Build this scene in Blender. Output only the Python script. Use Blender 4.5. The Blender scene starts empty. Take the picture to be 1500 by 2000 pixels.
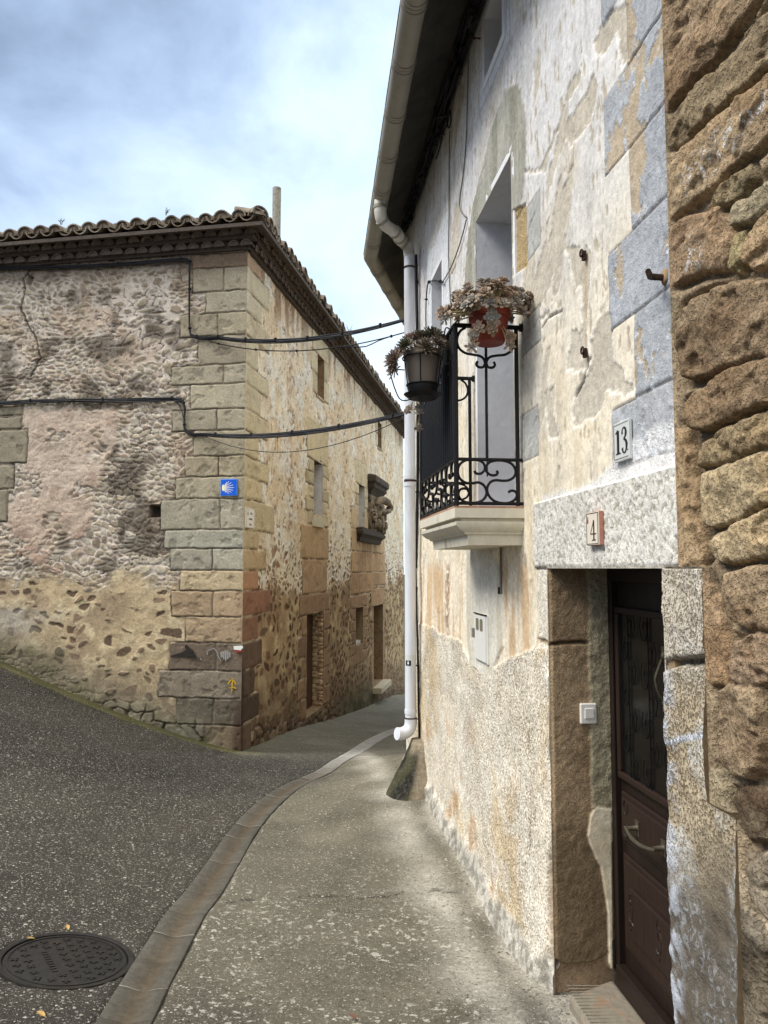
import bpy, bmesh, math, random
import numpy as np
from mathutils import Vector, Matrix
random.seed(7)
scene = bpy.context.scene
COLL = scene.collection
# ---------------------------------------------------------------- camera
FPX, PITCH, CAMZ = 1450.0, math.atan(110 / 1450), 1.9
cam = bpy.data.cameras.new('camera')
cam.sensor_fit = 'VERTICAL'; cam.sensor_height = 24; cam.sensor_width = 18
cam.lens = 24 * FPX / 2000; cam.clip_start = 0.05; cam.clip_end = 2000
camo = bpy.data.objects.new('camera', cam); COLL.objects.link(camo)
camo.location = (0, 0, CAMZ); camo.rotation_euler = (math.pi / 2 + PITCH, 0, 0)
scene.camera = camo
# ---------------------------------------------------------------- light
SUN_EL, SUN_AZ = 50.0, 256.0          # degrees, azimuth clockwise from +Y
world = bpy.data.worlds.new('World'); scene.world = world; world.use_nodes = True
sun = bpy.data.lights.new('sun', 'SUN'); sun.energy = 2.1; sun.angle = math.radians(24); sun.color = (1, .96, .90)
suno = bpy.data.objects.new('sun', sun); COLL.objects.link(suno)
_e, _a = math.radians(SUN_EL), math.radians(SUN_AZ)
_to = Vector((math.sin(_a) * math.cos(_e), math.cos(_a) * math.cos(_e), math.sin(_e)))
suno.rotation_euler = _to.to_track_quat('Z', 'Y').to_euler(); suno.location = (0, 0, 20)
scene.view_settings.view_transform = 'Standard'; scene.view_settings.look = 'None'
scene.view_settings.exposure = 0.74; scene.view_settings.gamma = 1


def NODE(nt, typ, ins=None, **props):
    n = nt.nodes.new(typ)
    for k, v in props.items(): setattr(n, k, v)
    for k, v in (ins or {}).items():
        s = n.inputs[k]
        if isinstance(v, bpy.types.NodeSocket): nt.links.new(v, s)
        else: s.default_value = v
    return n


def MATH(nt, op, a, b=0.0, clamp=False):
    return NODE(nt, 'ShaderNodeMath', {0: a, 1: b}, operation=op, use_clamp=clamp).outputs[0]


def MIX(nt, f, a, b, blend='MIX'):
    n = NODE(nt, 'ShaderNodeMix', None, data_type='RGBA', blend_type=blend)
    for k, v in ((0, f), (6, a), (7, b)):
        if isinstance(v, bpy.types.NodeSocket): nt.links.new(v, n.inputs[k])
        else: n.inputs[k].default_value = v if k == 0 else (tuple(v) + (1,))[:4]
    return n.outputs[2]


def RANGE(nt, v, a, b, c=0.0, d=1.0):
    return NODE(nt, 'ShaderNodeMapRange', {0: v, 1: a, 2: b, 3: c, 4: d}, clamp=True).outputs[0]


def build_world():
    nt = world.node_tree; nt.nodes.clear()
    sky = NODE(nt, 'ShaderNodeTexSky', None, sky_type='NISHITA', sun_disc=False)
    sky.sun_elevation = _e; sky.sun_rotation = _a; sky.air_density = 1.0; sky.dust_density = 1.2
    skyc = NODE(nt, 'ShaderNodeVectorMath', {0: sky.outputs[0], 3: 0.09}, operation='SCALE').outputs[0]
    tc = NODE(nt, 'ShaderNodeTexCoord').outputs['Generated']
    mp = NODE(nt, 'ShaderNodeMapping', {0: tc, 1: (0.35, 0.1, 0.2), 3: (1.0, 1.0, 1.35)}).outputs[0]
    n1 = NODE(nt, 'ShaderNodeTexNoise', {'Vector': mp, 'Scale': 2.3, 'Detail': 8, 'Roughness': .55, 'Distortion': .15}).outputs[0]
    mp2 = NODE(nt, 'ShaderNodeMapping', {0: tc, 1: (3.1, 1.7, .4), 3: (1, 1, 1.5)}).outputs[0]
    n2 = NODE(nt, 'ShaderNodeTexNoise', {'Vector': mp2, 'Scale': 5.5, 'Detail': 8, 'Roughness': .55, 'Distortion': .3}).outputs[0]
    # veil of brighter cloud towards the front right, heavier cloud towards the left
    dot = NODE(nt, 'ShaderNodeVectorMath', {0: tc, 1: (0.72, 0.55, -0.36)}, operation='DOT_PRODUCT').outputs['Value']
    a = MATH(nt, 'ADD', MATH(nt, 'MULTIPLY', n1, .95), MATH(nt, 'MULTIPLY', n2, .42))
    a = MATH(nt, 'ADD', a, MATH(nt, 'MULTIPLY', dot, .72))
    cr = NODE(nt, 'ShaderNodeValToRGB', {0: RANGE(nt, a, .5, 1.22)})
    el = cr.color_ramp.elements
    el[0].position = 0.0; el[0].color = (.16, .22, .33, 1)
    el[1].position = 1.0; el[1].color = (.78, .88, .92, 1)
    e = el.new(.30); e.color = (.33, .43, .59, 1)
    e = el.new(.58); e.color = (.56, .69, .83, 1)
    c = MIX(nt, .9, skyc, cr.outputs[0])
    # extra sky brightness added out of view, overhead and behind, to light the walls
    ov = NODE(nt, 'ShaderNodeVectorMath', {0: tc, 1: (0.0, -0.36, 0.93)}, operation='DOT_PRODUCT').outputs['Value']
    ov = RANGE(nt, MATH(nt, 'ADD', ov, MATH(nt, 'MULTIPLY', n1, .25)), .6, 1.08)
    c = MIX(nt, ov, c, (1.7, 1.66, 1.58))
    bg = NODE(nt, 'ShaderNodeBackground', {0: c, 1: 1.0})
    out = NODE(nt, 'ShaderNodeOutputWorld', {0: bg.outputs[0]})


build_world()


# ---------------------------------------------------------------- maths helpers
def ray(px, py):
    u, v = (px - 750) / FPX, (1000 - py) / FPX
    return u, math.cos(PITCH) - math.sin(PITCH) * v, math.sin(PITCH) + math.cos(PITCH) * v


class Frame:
    """vertical plane: s along d, z up, out along n"""
    def __init__(f, o, d, n):
        f.o = np.array(o, float); f.d = np.array(d, float); f.n = np.array(n, float)
        f.d /= np.hypot(*f.d); f.n /= np.hypot(*f.n)
    def p(f, s, z, out=0.0):
        q = f.o + f.d * s + f.n * out
        return (q[0], q[1], z)
    def st(f, px, py, out=0.0):
        r = ray(px, py); o = f.o + f.n * out
        t = (f.n @ o) / (f.n @ np.array(r[:2]))
        q = np.array(r[:2]) * t
        return float((q - f.o) @ f.d), CAMZ + r[2] * t
    def poly(f, pts, out=0.0): return np.array([f.st(x, y, out) for x, y in pts])


R = Frame((1.166, .1363), (-.1161, .9932), (-.9932, -.1161))      # white house front
A = Frame((-1.90, 10.0), (.1697, .9855), (.9855, -.1697))         # stone house, alley face
L = Frame((-1.90, 10.0), (-.9855, .1697), (-.1697, -.9855))       # stone house, street face


def lin(r, g, b):
    f = lambda c: (c / 255 / 12.92) if c <= 10 else ((c / 255 + .055) / 1.055) ** 2.4
    return np.array([f(r), f(g), f(b)])


def hsh(ix, iy, seed=0):
    h = (ix.astype(np.int64) * 374761393 + iy.astype(np.int64) * 668265263 + seed * 144269504) & 0xffffffff
    h = ((h ^ (h >> 13)) * 1274126177) & 0xffffffff
    h = ((h ^ (h >> 15)) * 2246822519) & 0xffffffff
    return ((h ^ (h >> 16)) & 0xffffff) / float(0x1000000)


def vn(x, y, seed=0):
    ix, iy = np.floor(x), np.floor(y); fx, fy = x - ix, y - iy
    fx = fx * fx * (3 - 2 * fx); fy = fy * fy * (3 - 2 * fy)
    a, b = hsh(ix, iy, seed), hsh(ix + 1, iy, seed)
    c, d = hsh(ix, iy + 1, seed), hsh(ix + 1, iy + 1, seed)
    return (a * (1 - fx) + b * fx) * (1 - fy) + (c * (1 - fx) + d * fx) * fy


def fbm(x, y, seed=0, o=4, g=.5):
    t = 0; a = 1; n = 0
    for k in range(o):
        t = t + a * vn(x * 2 ** k + 17.3 * k, y * 2 ** k - 9.1 * k, seed + k); n += a; a *= g
    return t / n


def ss(a, b, x):
    t = np.clip((x - a) / (b - a), 0, 1); return t * t * (3 - 2 * t)


def worley(u, v, seed=0, jit=.8):
    iu, iv = np.floor(u), np.floor(v)
    f1 = np.full(u.shape, 9.); f2 = np.full(u.shape, 9.); r1 = np.zeros(u.shape); r2 = np.zeros(u.shape)
    for dx in (-1, 0, 1):
        for dy in (-1, 0, 1):
            cx, cy = iu + dx, iv + dy
            px = cx + .5 + (hsh(cx, cy, seed) - .5) * jit + .5 * (cy % 2)
            px = np.where(px - u > 1.5, px - 0, px)
            py = cy + .5 + (hsh(cx, cy, seed + 1) - .5) * jit
            d = np.maximum(np.abs(px - u), np.abs(py - v)) * .55 + np.hypot(px - u, py - v) * .45
            n = d < f1
            f2 = np.where(n, f1, np.minimum(f2, d))
            r1 = np.where(n, hsh(cx, cy, seed + 2), r1); r2 = np.where(n, hsh(cx, cy, seed + 3), r2)
            f1 = np.where(n, d, f1)
    return f1, f2, r1, r2


def inpoly(x, y, P):
    c = np.zeros(x.shape, bool); n = len(P)
    for i in range(n):
        (x0, y0), (x1, y1) = P[i], P[(i + 1) % n]
        if y0 == y1: continue
        k = ((y0 > y) != (y1 > y)) & (x < (x1 - x0) * (y - y0) / (y1 - y0) + x0)
        c ^= k
    return c


def segd(x, y, P, closed=True):
    d = np.full(x.shape, 99.); n = len(P)
    for i in range(n if closed else n - 1):
        (x0, y0), (x1, y1) = P[i], P[(i + 1) % n]
        dx, dy = x1 - x0, y1 - y0; q = dx * dx + dy * dy + 1e-12
        t = np.clip(((x - x0) * dx + (y - y0) * dy) / q, 0, 1)
        d = np.minimum(d, np.hypot(x - x0 - t * dx, y - y0 - t * dy))
    return d


def sdp(x, y, P):
    """signed distance, positive inside"""
    d = segd(x, y, P); return np.where(inpoly(x, y, P), d, -d)


def lerp(a, b, t):
    t = np.asarray(t)[..., None]; return a * (1 - t) + b * t


# ---------------------------------------------------------------- object helpers
def tag(o, label=None, cat=None, group=None, kind=None):
    for k, v in (('label', label), ('category', cat), ('group', group), ('kind', kind)):
        if v: o[k] = v
    return o


def empty(name, loc, label, cat, group=None):
    o = bpy.data.objects.new(name, None); o.empty_display_size = .1; o.location = loc
    COLL.objects.link(o); return tag(o, label, cat, group)


def wloc(o):
    v = Vector((0, 0, 0))
    while o is not None: v += o.location; o = o.parent
    return v


def link(name, me, mat, parent=None):
    o = bpy.data.objects.new(name, me); COLL.objects.link(o)
    if mat is not None: me.materials.append(mat)
    if parent is not None: o.parent = parent
    return o


def npmesh(name, V, Fq, mat, parent=None, attrs=None, smooth=True):
    V = np.asarray(V, float).copy()
    if parent is not None: V -= np.array(wloc(parent))
    me = bpy.data.meshes.new(name); Fq = np.asarray(Fq, np.int32)
    me.vertices.add(len(V)); me.vertices.foreach_set('co', V.astype(np.float32).ravel())
    me.loops.add(Fq.size); me.loops.foreach_set('vertex_index', Fq.ravel())
    me.polygons.add(len(Fq)); me.polygons.foreach_set('loop_start', np.arange(len(Fq), dtype=np.int32) * Fq.shape[1])
    me.polygons.foreach_set('loop_total', np.full(len(Fq), Fq.shape[1], np.int32))
    me.polygons.foreach_set('use_smooth', np.full(len(Fq), smooth))
    for k, a in (attrs or {}).items():
        at = me.attributes.new(k, 'FLOAT_COLOR', 'POINT')
        c = np.ones((len(V), 4), np.float32); c[:, :3] = a
        at.data.foreach_set('color', c.ravel())
    me.update(calc_edges=True); me.validate()
    return link(name, me, mat, parent)


def heightfield(fr, S, Z, field, groups, mat, base=0.0):
    """S,Z 1-d grids; field(s,z)->disp,col,fx; groups: (name, parent, facemask fn(s,z))"""
    s, z = np.meshgrid(S, Z, indexing='ij'); sf, zf = s.ravel(), z.ravel()
    disp, col, fx = field(sf, zf)
    q = fr.o + np.outer(sf, fr.d) + np.outer(disp + base, fr.n)
    V = np.column_stack([q, zf])
    ns, nz = len(S), len(Z)
    i, j = np.meshgrid(np.arange(ns - 1), np.arange(nz - 1), indexing='ij')
    a = (i * nz + j).ravel(); Fq = np.column_stack([a, a + nz, a + nz + 1, a + 1])
    if (fr.d[1] * fr.n[0] - fr.d[0] * fr.n[1]) < 0: Fq = Fq[:, ::-1]
    cs = .25 * (sf[Fq].sum(1)); cz = .25 * (zf[Fq].sum(1))
    left = np.ones(len(Fq), bool); res = []
    for name, parent, fn in groups:
        m = left & fn(cs, cz); left &= ~m
        if name is None or not m.any(): continue
        Fm = Fq[m]; u, inv = np.unique(Fm.ravel(), return_inverse=True)
        res.append(npmesh(name, V[u], inv.reshape(-1, 4), mat, parent, {'col': col[u], 'fx': fx[u]}))
    return res


def grade(a, b, d0, d1):
    v = [a]; 
    while v[-1] < b: v.append(v[-1] + d0 + (d1 - d0) * (v[-1] - a) / (b - a))
    return np.array(v)


def cat(*arrs):
    v = np.sort(np.concatenate(arrs)); return v[np.concatenate([[True], np.diff(v) > 8e-4])]


def snap(arr, vals):
    arr = arr.copy()
    for v in vals:
        arr[np.argmin(np.abs(arr - v))] = v
    return np.sort(arr)


class MB:
    def __init__(m): m.v = []; m.f = []
    def add(m, V, Fs):
        o = len(m.v); m.v += [tuple(map(float, q)) for q in V]; m.f += [tuple(i + o for i in f) for f in Fs]; return m
    def box8(m, P):       # 8 corners: bottom 4 ccw, top 4
        return m.add(P, [(3, 2, 1, 0), (4, 5, 6, 7), (0, 1, 5, 4), (1, 2, 6, 5), (2, 3, 7, 6), (3, 0, 4, 7)])
    def fbox(m, fr, s0, s1, z0, z1, o0, o1):
        return m.box8([fr.p(s0, z0, o0), fr.p(s1, z0, o0), fr.p(s1, z0, o1), fr.p(s0, z0, o1),
                       fr.p(s0, z1, o0), fr.p(s1, z1, o0), fr.p(s1, z1, o1), fr.p(s0, z1, o1)])
    def tube(m, pts, r, seg=8, cap=True):
        P = [Vector(p) for p in pts]; n = len(P)
        rr = r if hasattr(r, '__len__') else [r] * n
        T = [((P[min(i + 1, n - 1)] - P[max(i - 1, 0)]).normalized()) for i in range(n)]
        up = Vector((0, 0, 1)) if abs(T[0].z) < .9 else Vector((1, 0, 0))
        N_ = (up - T[0] * up.dot(T[0])).normalized(); V = []
        for i in range(n):
            N_ = (N_ - T[i] * N_.dot(T[i])); N_.normalize(); B = T[i].cross(N_)
            for k in range(seg):
                a = 2 * math.pi * k / seg
                V.append(P[i] + (N_ * math.cos(a) + B * math.sin(a)) * rr[i])
        Fs = [(i * seg + k, i * seg + (k + 1) % seg, (i + 1) * seg + (k + 1) % seg, (i + 1) * seg + k) for i in range(n - 1) for k in range(seg)]
        if cap: Fs += [tuple(range(seg))[::-1], tuple((n - 1) * seg + k for k in range(seg))]
        return m.add(V, Fs)
    def lathe(m, prof, c, seg=24, ax=None):
        n = len(prof); V = []
        for r, h in prof:
            for k in range(seg):
                a = 2 * math.pi * k / seg; V.append((c[0] + r * math.cos(a), c[1] + r * math.sin(a), c[2] + h))
        return m.add(V, [(i * seg + k, i * seg + (k + 1) % seg, (i + 1) * seg + (k + 1) % seg, (i + 1) * seg + k) for i in range(n - 1) for k in range(seg)])
    def ribbon(m, fr, pts, w, o0, o1):
        """flat extruded stroke on a frame; pts (s,z), w widths"""
        n = len(pts); ww = w if hasattr(w, '__len__') else [w] * n; P = np.array(pts, float)
        Lf, Rt = [], []
        for i in range(n):
            t = P[min(i + 1, n - 1)] - P[max(i - 1, 0)]; t = t / (np.hypot(*t) + 1e-9); nn = np.array([-t[1], t[0]])
            Lf.append(P[i] + nn * ww[i] / 2); Rt.append(P[i] - nn * ww[i] / 2)
        for i in range(n - 1):
            q = [Lf[i], Rt[i], Rt[i + 1], Lf[i + 1]]
            m.box8([fr.p(a, b, o0) for a, b in q] + [fr.p(a, b, o1) for a, b in q])
        return m
    def build(m, name, mat, parent=None, smooth=None, bevel=0, recalc=True):
        me = bpy.data.meshes.new(name)
        off = wloc(parent) if parent is not None else Vector((0, 0, 0))
        me.from_pydata([(a - off.x, b - off.y, c - off.z) for a, b, c in m.v], [], m.f)
        if recalc:
            bm = bmesh.new(); bm.from_mesh(me); bmesh.ops.recalc_face_normals(bm, faces=bm.faces[:]); bm.to_mesh(me); bm.free()
        if smooth is not None:
            me.polygons.foreach_set('use_smooth', [True] * len(me.polygons))
            if smooth < 180: me.set_sharp_from_angle(angle=math.radians(smooth))
        o = link(name, me, mat, parent)
        if bevel:
            b = o.modifiers.new('bevel', 'BEVEL'); b.width = bevel; b.segments = 2; b.limit_method = 'ANGLE'; b.angle_limit = math.radians(40)
        return o


def smooth_path(P, n=6):
    P = [Vector(p) for p in P]; out = []
    for i in range(len(P) - 1):
        p0, p1, p2, p3 = P[max(i - 1, 0)], P[i], P[i + 1], P[min(i + 2, len(P) - 1)]
        for k in range(n):
            t = k / n
            out.append(.5 * ((2 * p1) + (p2 - p0) * t + (2 * p0 - 5 * p1 + 4 * p2 - p3) * t * t + (3 * p1 - p0 - 3 * p2 + p3) * t ** 3))
    return out + [P[-1]]


# ---------------------------------------------------------------- materials
def wallmat(name, pit=105., pitcol=(.40, .32, .21), flake=(.60, .65, .72), bd=.012, fine=1.0, sat=.86):
    m = bpy.data.materials.new(name); m.use_nodes = True; nt = m.node_tree; nt.nodes.clear()
    pos = NODE(nt, 'ShaderNodeNewGeometry').outputs['Position']
    col = NODE(nt, 'ShaderNodeAttribute', None, attribute_name='col').outputs['Color']
    fx = NODE(nt, 'ShaderNodeSeparateColor', {0: NODE(nt, 'ShaderNodeAttribute', None, attribute_name='fx').outputs['Color']})
    n1 = NODE(nt, 'ShaderNodeTexNoise', {'Vector': pos, 'Scale': 32 * fine, 'Detail': 7, 'Roughness': .62}).outputs[0]
    n2 = NODE(nt, 'ShaderNodeTexNoise', {'Vector': pos, 'Scale': 5, 'Detail': 5, 'Roughness': .6}).outputs[0]
    n3 = NODE(nt, 'ShaderNodeTexNoise', {'Vector': pos, 'Scale': 140 * fine, 'Detail': 3, 'Roughness': .6}).outputs[0]
    k = MATH(nt, 'MULTIPLY', RANGE(nt, n1, .25, .75, .74, 1.26), RANGE(nt, n2, .25, .75, .86, 1.14))
    k = MATH(nt, 'MULTIPLY', k, RANGE(nt, n3, .25, .75, .86, 1.14))
    c = NODE(nt, 'ShaderNodeVectorMath', {0: col, 3: k}, operation='SCALE').outputs[0]
    np_ = NODE(nt, 'ShaderNodeTexNoise', {'Vector': pos, 'Scale': pit, 'Detail': 3, 'Roughness': .55, 'Distortion': .0}).outputs[0]
    nb = NODE(nt, 'ShaderNodeTexNoise', {'Vector': pos, 'Scale': 3.1, 'Detail': 3}).outputs[0]
    pm_ = RANGE(nt, MATH(nt, 'ADD', np_, MATH(nt, 'MULTIPLY', MATH(nt, 'SUBTRACT', nb, .5), .22)), .505, .60)
    pm_ = MATH(nt, 'MULTIPLY', pm_, fx.outputs[0])
    c = MIX(nt, pm_, c, MIX(nt, 1.0, c, pitcol, 'MULTIPLY'))
    nf = NODE(nt, 'ShaderNodeTexNoise', {'Vector': pos, 'Scale': 38, 'Detail': 5, 'Roughness': .65, 'Distortion': .8}).outputs[0]
    fm = MATH(nt, 'MULTIPLY', RANGE(nt, nf, .53, .57), fx.outputs[2])
    c = MIX(nt, fm, c, flake)
    c = NODE(nt, 'ShaderNodeHueSaturation', {'Saturation': sat, 'Color': c}).outputs[0]
    h = MATH(nt, 'ADD', MATH(nt, 'MULTIPLY', n1, .8), MATH(nt, 'MULTIPLY', n3, .35))
    h = MATH(nt, 'ADD', MATH(nt, 'SUBTRACT', h, MATH(nt, 'MULTIPLY', pm_, .6)), MATH(nt, 'MULTIPLY', fm, .25))
    b = NODE(nt, 'ShaderNodeBump', {'Strength': fx.outputs[1], 'Distance': bd, 'Height': h})
    p = NODE(nt, 'ShaderNodeBsdfPrincipled', {'Base Color': c, 'Roughness': .95, 'Specular IOR Level': .15, 'Normal': b.outputs[0]})
    NODE(nt, 'ShaderNodeOutputMaterial', {0: p.outputs[0]})
    return m


def pm(name, rgb, rough=.6, metal=0., var=.2, scale=20., bump=.0, dirt=None, dirt_t=(.55, .7), spec=.4, detail=5, stretch=(1, 1, 1)):
    m = bpy.data.materials.new(name); m.use_nodes = True; nt = m.node_tree; nt.nodes.clear()
    rgb = tuple(float(x) for x in rgb)
    tc = NODE(nt, 'ShaderNodeTexCoord').outputs['Object']
    mp = NODE(nt, 'ShaderNodeMapping', {0: tc, 3: stretch}).outputs[0]
    n = NODE(nt, 'ShaderNodeTexNoise', {'Vector': mp, 'Scale': scale, 'Detail': detail, 'Roughness': .6}).outputs[0]
    c = NODE(nt, 'ShaderNodeVectorMath', {0: rgb, 3: RANGE(nt, n, .25, .75, 1 - var, 1 + var)}, operation='SCALE').outputs[0]
    if dirt is not None:
        d = NODE(nt, 'ShaderNodeTexNoise', {'Vector': mp, 'Scale': scale * .35, 'Detail': 7, 'Roughness': .65, 'Distortion': .4}).outputs[0]
        c = MIX(nt, RANGE(nt, d, *dirt_t), c, tuple(float(x) for x in dirt))
    p = NODE(nt, 'ShaderNodeBsdfPrincipled', {'Base Color': c, 'Roughness': rough, 'Metallic': metal, 'Specular IOR Level': spec})
    if bump:
        b = NODE(nt, 'ShaderNodeBump', {'Strength': bump, 'Distance': .01, 'Height': n})
        nt.links.new(b.outputs[0], p.inputs['Normal'])
    NODE(nt, 'ShaderNodeOutputMaterial', {0: p.outputs[0]})
    return m


M = dict(
    wall=wallmat('weathered_plaster_and_stone'),
    rubble=wallmat('rubble_masonry', pit=90, pitcol=(.60, .54, .46), flake=(.78, .78, .76), bd=.014, sat=.8),
    ground=None,
    tile=pm('clay_roof_tile', lin(112, 100, 86), .95, var=.35, scale=9, bump=.5, dirt=lin(160, 156, 140), dirt_t=(.5, .68)),
    eave=pm('clay_cornice', lin(108, 96, 86), .95, var=.3, scale=14, bump=.5, dirt=lin(74, 64, 57), dirt_t=(.5, .72)),
    eavemortar=pm('cornice_mortar', lin(80, 71, 64), .95, var=.3, scale=20, bump=.5),
    gutter=pm('beige_zinc_gutter', lin(148, 143, 130), .5, var=.12, scale=6, dirt=lin(108, 100, 86), dirt_t=(.55, .8), stretch=(1, 1, 2)),
    pvc=pm('white_pvc_pipe', lin(214, 218, 226), .4, var=.05, scale=4, dirt=lin(150, 144, 132), dirt_t=(.47, .78), stretch=(2, 2, .6)),
    cable=pm('black_cable', lin(26, 27, 32), .7, var=.4, scale=30),
    graywire=pm('grey_wire', lin(120, 116, 106), .7, var=.3, scale=30),
    iron=pm('black_wrought_iron', lin(14, 14, 17), .5, var=.4, scale=60, bump=.25, spec=.3),
    rust=pm('rusty_iron', lin(62, 44, 34), .9, .2, var=.5, scale=60, bump=.4),
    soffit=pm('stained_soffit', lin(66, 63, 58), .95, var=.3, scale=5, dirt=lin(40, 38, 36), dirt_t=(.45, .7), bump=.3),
    balc=pm('weathered_cast_stone', lin(206, 200, 182), .9, var=.12, scale=16, bump=.4, dirt=lin(128, 118, 96), dirt_t=(.56, .78), stretch=(1, 1, .5)),
    brick=pm('terracotta_tile_edge', lin(168, 132, 110), .9, var=.25, scale=30, bump=.3),
    terra=pm('terracotta', lin(122, 48, 33), .6, var=.22, scale=14, dirt=lin(92, 44, 32), bump=.2),
    pot=pm('taupe_plastic', lin(106, 97, 89), .5, var=.1, scale=6),
    soil=pm('potting_soil', lin(50, 40, 32), 1, var=.4, scale=60, bump=.6),
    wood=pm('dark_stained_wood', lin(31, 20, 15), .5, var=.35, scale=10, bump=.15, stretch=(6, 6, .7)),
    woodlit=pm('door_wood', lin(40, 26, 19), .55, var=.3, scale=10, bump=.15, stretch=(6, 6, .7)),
    glass=pm('dark_door_glass', lin(12, 13, 14), .28, var=.2, scale=3, spec=.6),
    brass=pm('tarnished_brass', lin(84, 78, 64), .55, .4, var=.25, scale=50),
    white=pm('white_plastic', lin(232, 230, 222), .35, var=.03, scale=8),
    cabinet=pm('white_enamel', lin(224, 224, 218), .45, var=.05, scale=8, dirt=lin(190, 180, 160), dirt_t=(.65, .85)),
    greyglass=pm('meter_glass', lin(128, 124, 108), .25, var=.1, scale=8),
    tilew=pm('glazed_tile', lin(226, 216, 200), .25, var=.04, scale=20, spec=.5),
    tileo=pm('old_glazed_tile', lin(206, 210, 208), .3, var=.08, scale=20, spec=.5, dirt=lin(150, 146, 136), dirt_t=(.62, .8)),
    clay=pm('clay_body', lin(176, 124, 108), .9, var=.15, scale=60),
    ink=pm('black_glaze', lin(24, 24, 32), .35, var=.1, scale=40),
    red=pm('red_glaze', lin(160, 52, 48), .4, var=.1, scale=40),
    blue=pm('blue_enamel', lin(12, 92, 214), .3, var=.06, scale=10, spec=.5),
    bluel=pm('light_blue_edge', lin(96, 160, 240), .4, var=.05, scale=10),
    yellow=pm('pale_yellow_enamel', lin(248, 244, 190), .35, var=.03, scale=10),
    paintw=pm('white_paint', lin(226, 226, 224), .8, var=.1, scale=60),
    paintr=pm('red_paint', lin(150, 46, 40), .8, var=.2, scale=60),
    painty=pm('yellow_paint', lin(206, 168, 40), .9, var=.3, scale=50, dirt=lin(140, 112, 66), dirt_t=(.5, .62)),
    paintk=pm('black_smudge', lin(40, 36, 34), .95, var=.3, scale=40),
    paintg=pm('grey_smear', lin(150, 148, 146), .95, var=.3, scale=60),
    steel=pm('cast_iron_lid', lin(44, 42, 40), .5, .3, var=.3, scale=25, bump=.25, dirt=lin(62, 54, 46), dirt_t=(.55, .75)),
    chim=pm('fibre_cement_flue', lin(150, 146, 132), .95, var=.18, scale=40, bump=.4, dirt=lin(104, 98, 82), dirt_t=(.5, .7)),
    step=pm('worn_step_stone', lin(128, 120, 106), .9, var=.2, scale=24, bump=.7, dirt=lin(150, 112, 80), dirt_t=(.56, .75)),
    whitewash=pm('whitewashed_reveal', lin(228, 230, 234), .95, var=.06, scale=20, bump=.35, dirt=lin(176, 172, 166), dirt_t=(.62, .8)),
    jambstone=pm('jamb_stone', lin(150, 128, 98), .95, var=.25, scale=22, bump=.6, dirt=lin(110, 84, 56), dirt_t=(.5, .7)),
    darkstone=pm('blackened_stone', lin(66, 58, 50), .95, var=.35, scale=24, bump=.7, dirt=lin(120, 108, 88), dirt_t=(.56, .7)),
    carved=pm('carved_stone', lin(138, 124, 104), .95, var=.3, scale=24, bump=.6, dirt=lin(56, 48, 42), dirt_t=(.48, .62)),
    dark=pm('dull_black_metal', lin(10, 10, 11), .8, var=.2, scale=30, spec=.15),
    rubcore=pm('broken_rubble_core', lin(196, 172, 138), .95, var=.35, scale=18, bump=.7, dirt=lin(120, 96, 70), dirt_t=(.5, .64)),
    brownboard=pm('old_brown_board', lin(84, 62, 46), .9, var=.3, scale=9, bump=.3, stretch=(5, 5, .6), dirt=lin(110, 86, 66)),
    brickfill=pm('brick_infill', lin(168, 118, 84), .95, var=.3, scale=16, bump=.7, dirt=lin(120, 78, 54)),
    palefill=pm('pale_infill', lin(196, 194, 190), .95, var=.15, scale=14, bump=.5, dirt=lin(140, 128, 108)),
    ochrestep=pm('pale_threshold', lin(196, 186, 160), .95, var=.15, scale=18, bump=.5),
)
# ---------------------------------------------------------------- ground height (thin plate spline through surveyed points)
def base_pts():
    P = []
    for x, y in ((1124, 2000), (1080, 1936), (1024, 1876), (976, 1804), (932, 1708), (880, 1632), (832, 1544)):
        s, z = R.st(x, y); P.append(R.p(s, min(z, .02) if z > 0 else z))
    for x, y in ((0, 1290), (100, 1335), (190, 1375), (330, 1425), (425, 1455)):
        s, z = L.st(x, y); P.append(L.p(s, z))
    for x, y in ((473, 1466), (554, 1430), (628, 1409), (698, 1388), (740, 1369), (775, 1356)):
        s, z = A.st(x, y); P.append(A.p(s, z))
    P += [R.p(1.0, .1), R.p(-1, .3), R.p(8.5, -.2), (0, 0, .32), (-1.5, 3.7, .05), (-3.2, 4.2, .38), (-1.0, 6.0, -.20), (-3.2, 7.0, .20),
          (-6, 5.0, .95), (-6.5, 9.5, 1.0), (0, -2.5, .6), (1.6, 17, -1.55), (2.2, 24, -2.5), (.5, 10, -.52), (-.6, 8.2, -.34)]
    return np.array(P)


_GP = base_pts()


def _U(r): return np.where(r > 1e-9, r * r * np.log(np.maximum(r, 1e-9)), 0)


_n = len(_GP); _K = _U(np.hypot(_GP[:, None, 0] - _GP[None, :, 0], _GP[:, None, 1] - _GP[None, :, 1])) + np.eye(_n) * .25
_Pm = np.column_stack([np.ones(_n), _GP[:, :2]])
_sol = np.linalg.solve(np.block([[_K, _Pm], [_Pm.T, np.zeros((3, 3))]]), np.concatenate([_GP[:, 2], np.zeros(3)]))


def gz(x, y):
    x = np.clip(np.atleast_1d(np.asarray(x, float)), -8, 4); y = np.clip(np.atleast_1d(np.asarray(y, float)), -2.5, 26)
    o = np.empty(x.shape); xf, yf, of = x.ravel(), y.ravel(), o.ravel()
    for i in range(0, xf.size, 40000):
        a, b = xf[i:i + 40000], yf[i:i + 40000]
        of[i:i + 40000] = _U(np.hypot(a[:, None] - _GP[None, :, 0], b[:, None] - _GP[None, :, 1])) @ _sol[:_n] + _sol[_n] + _sol[_n + 1] * a + _sol[_n + 2] * b
    return of.reshape(x.shape)


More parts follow.
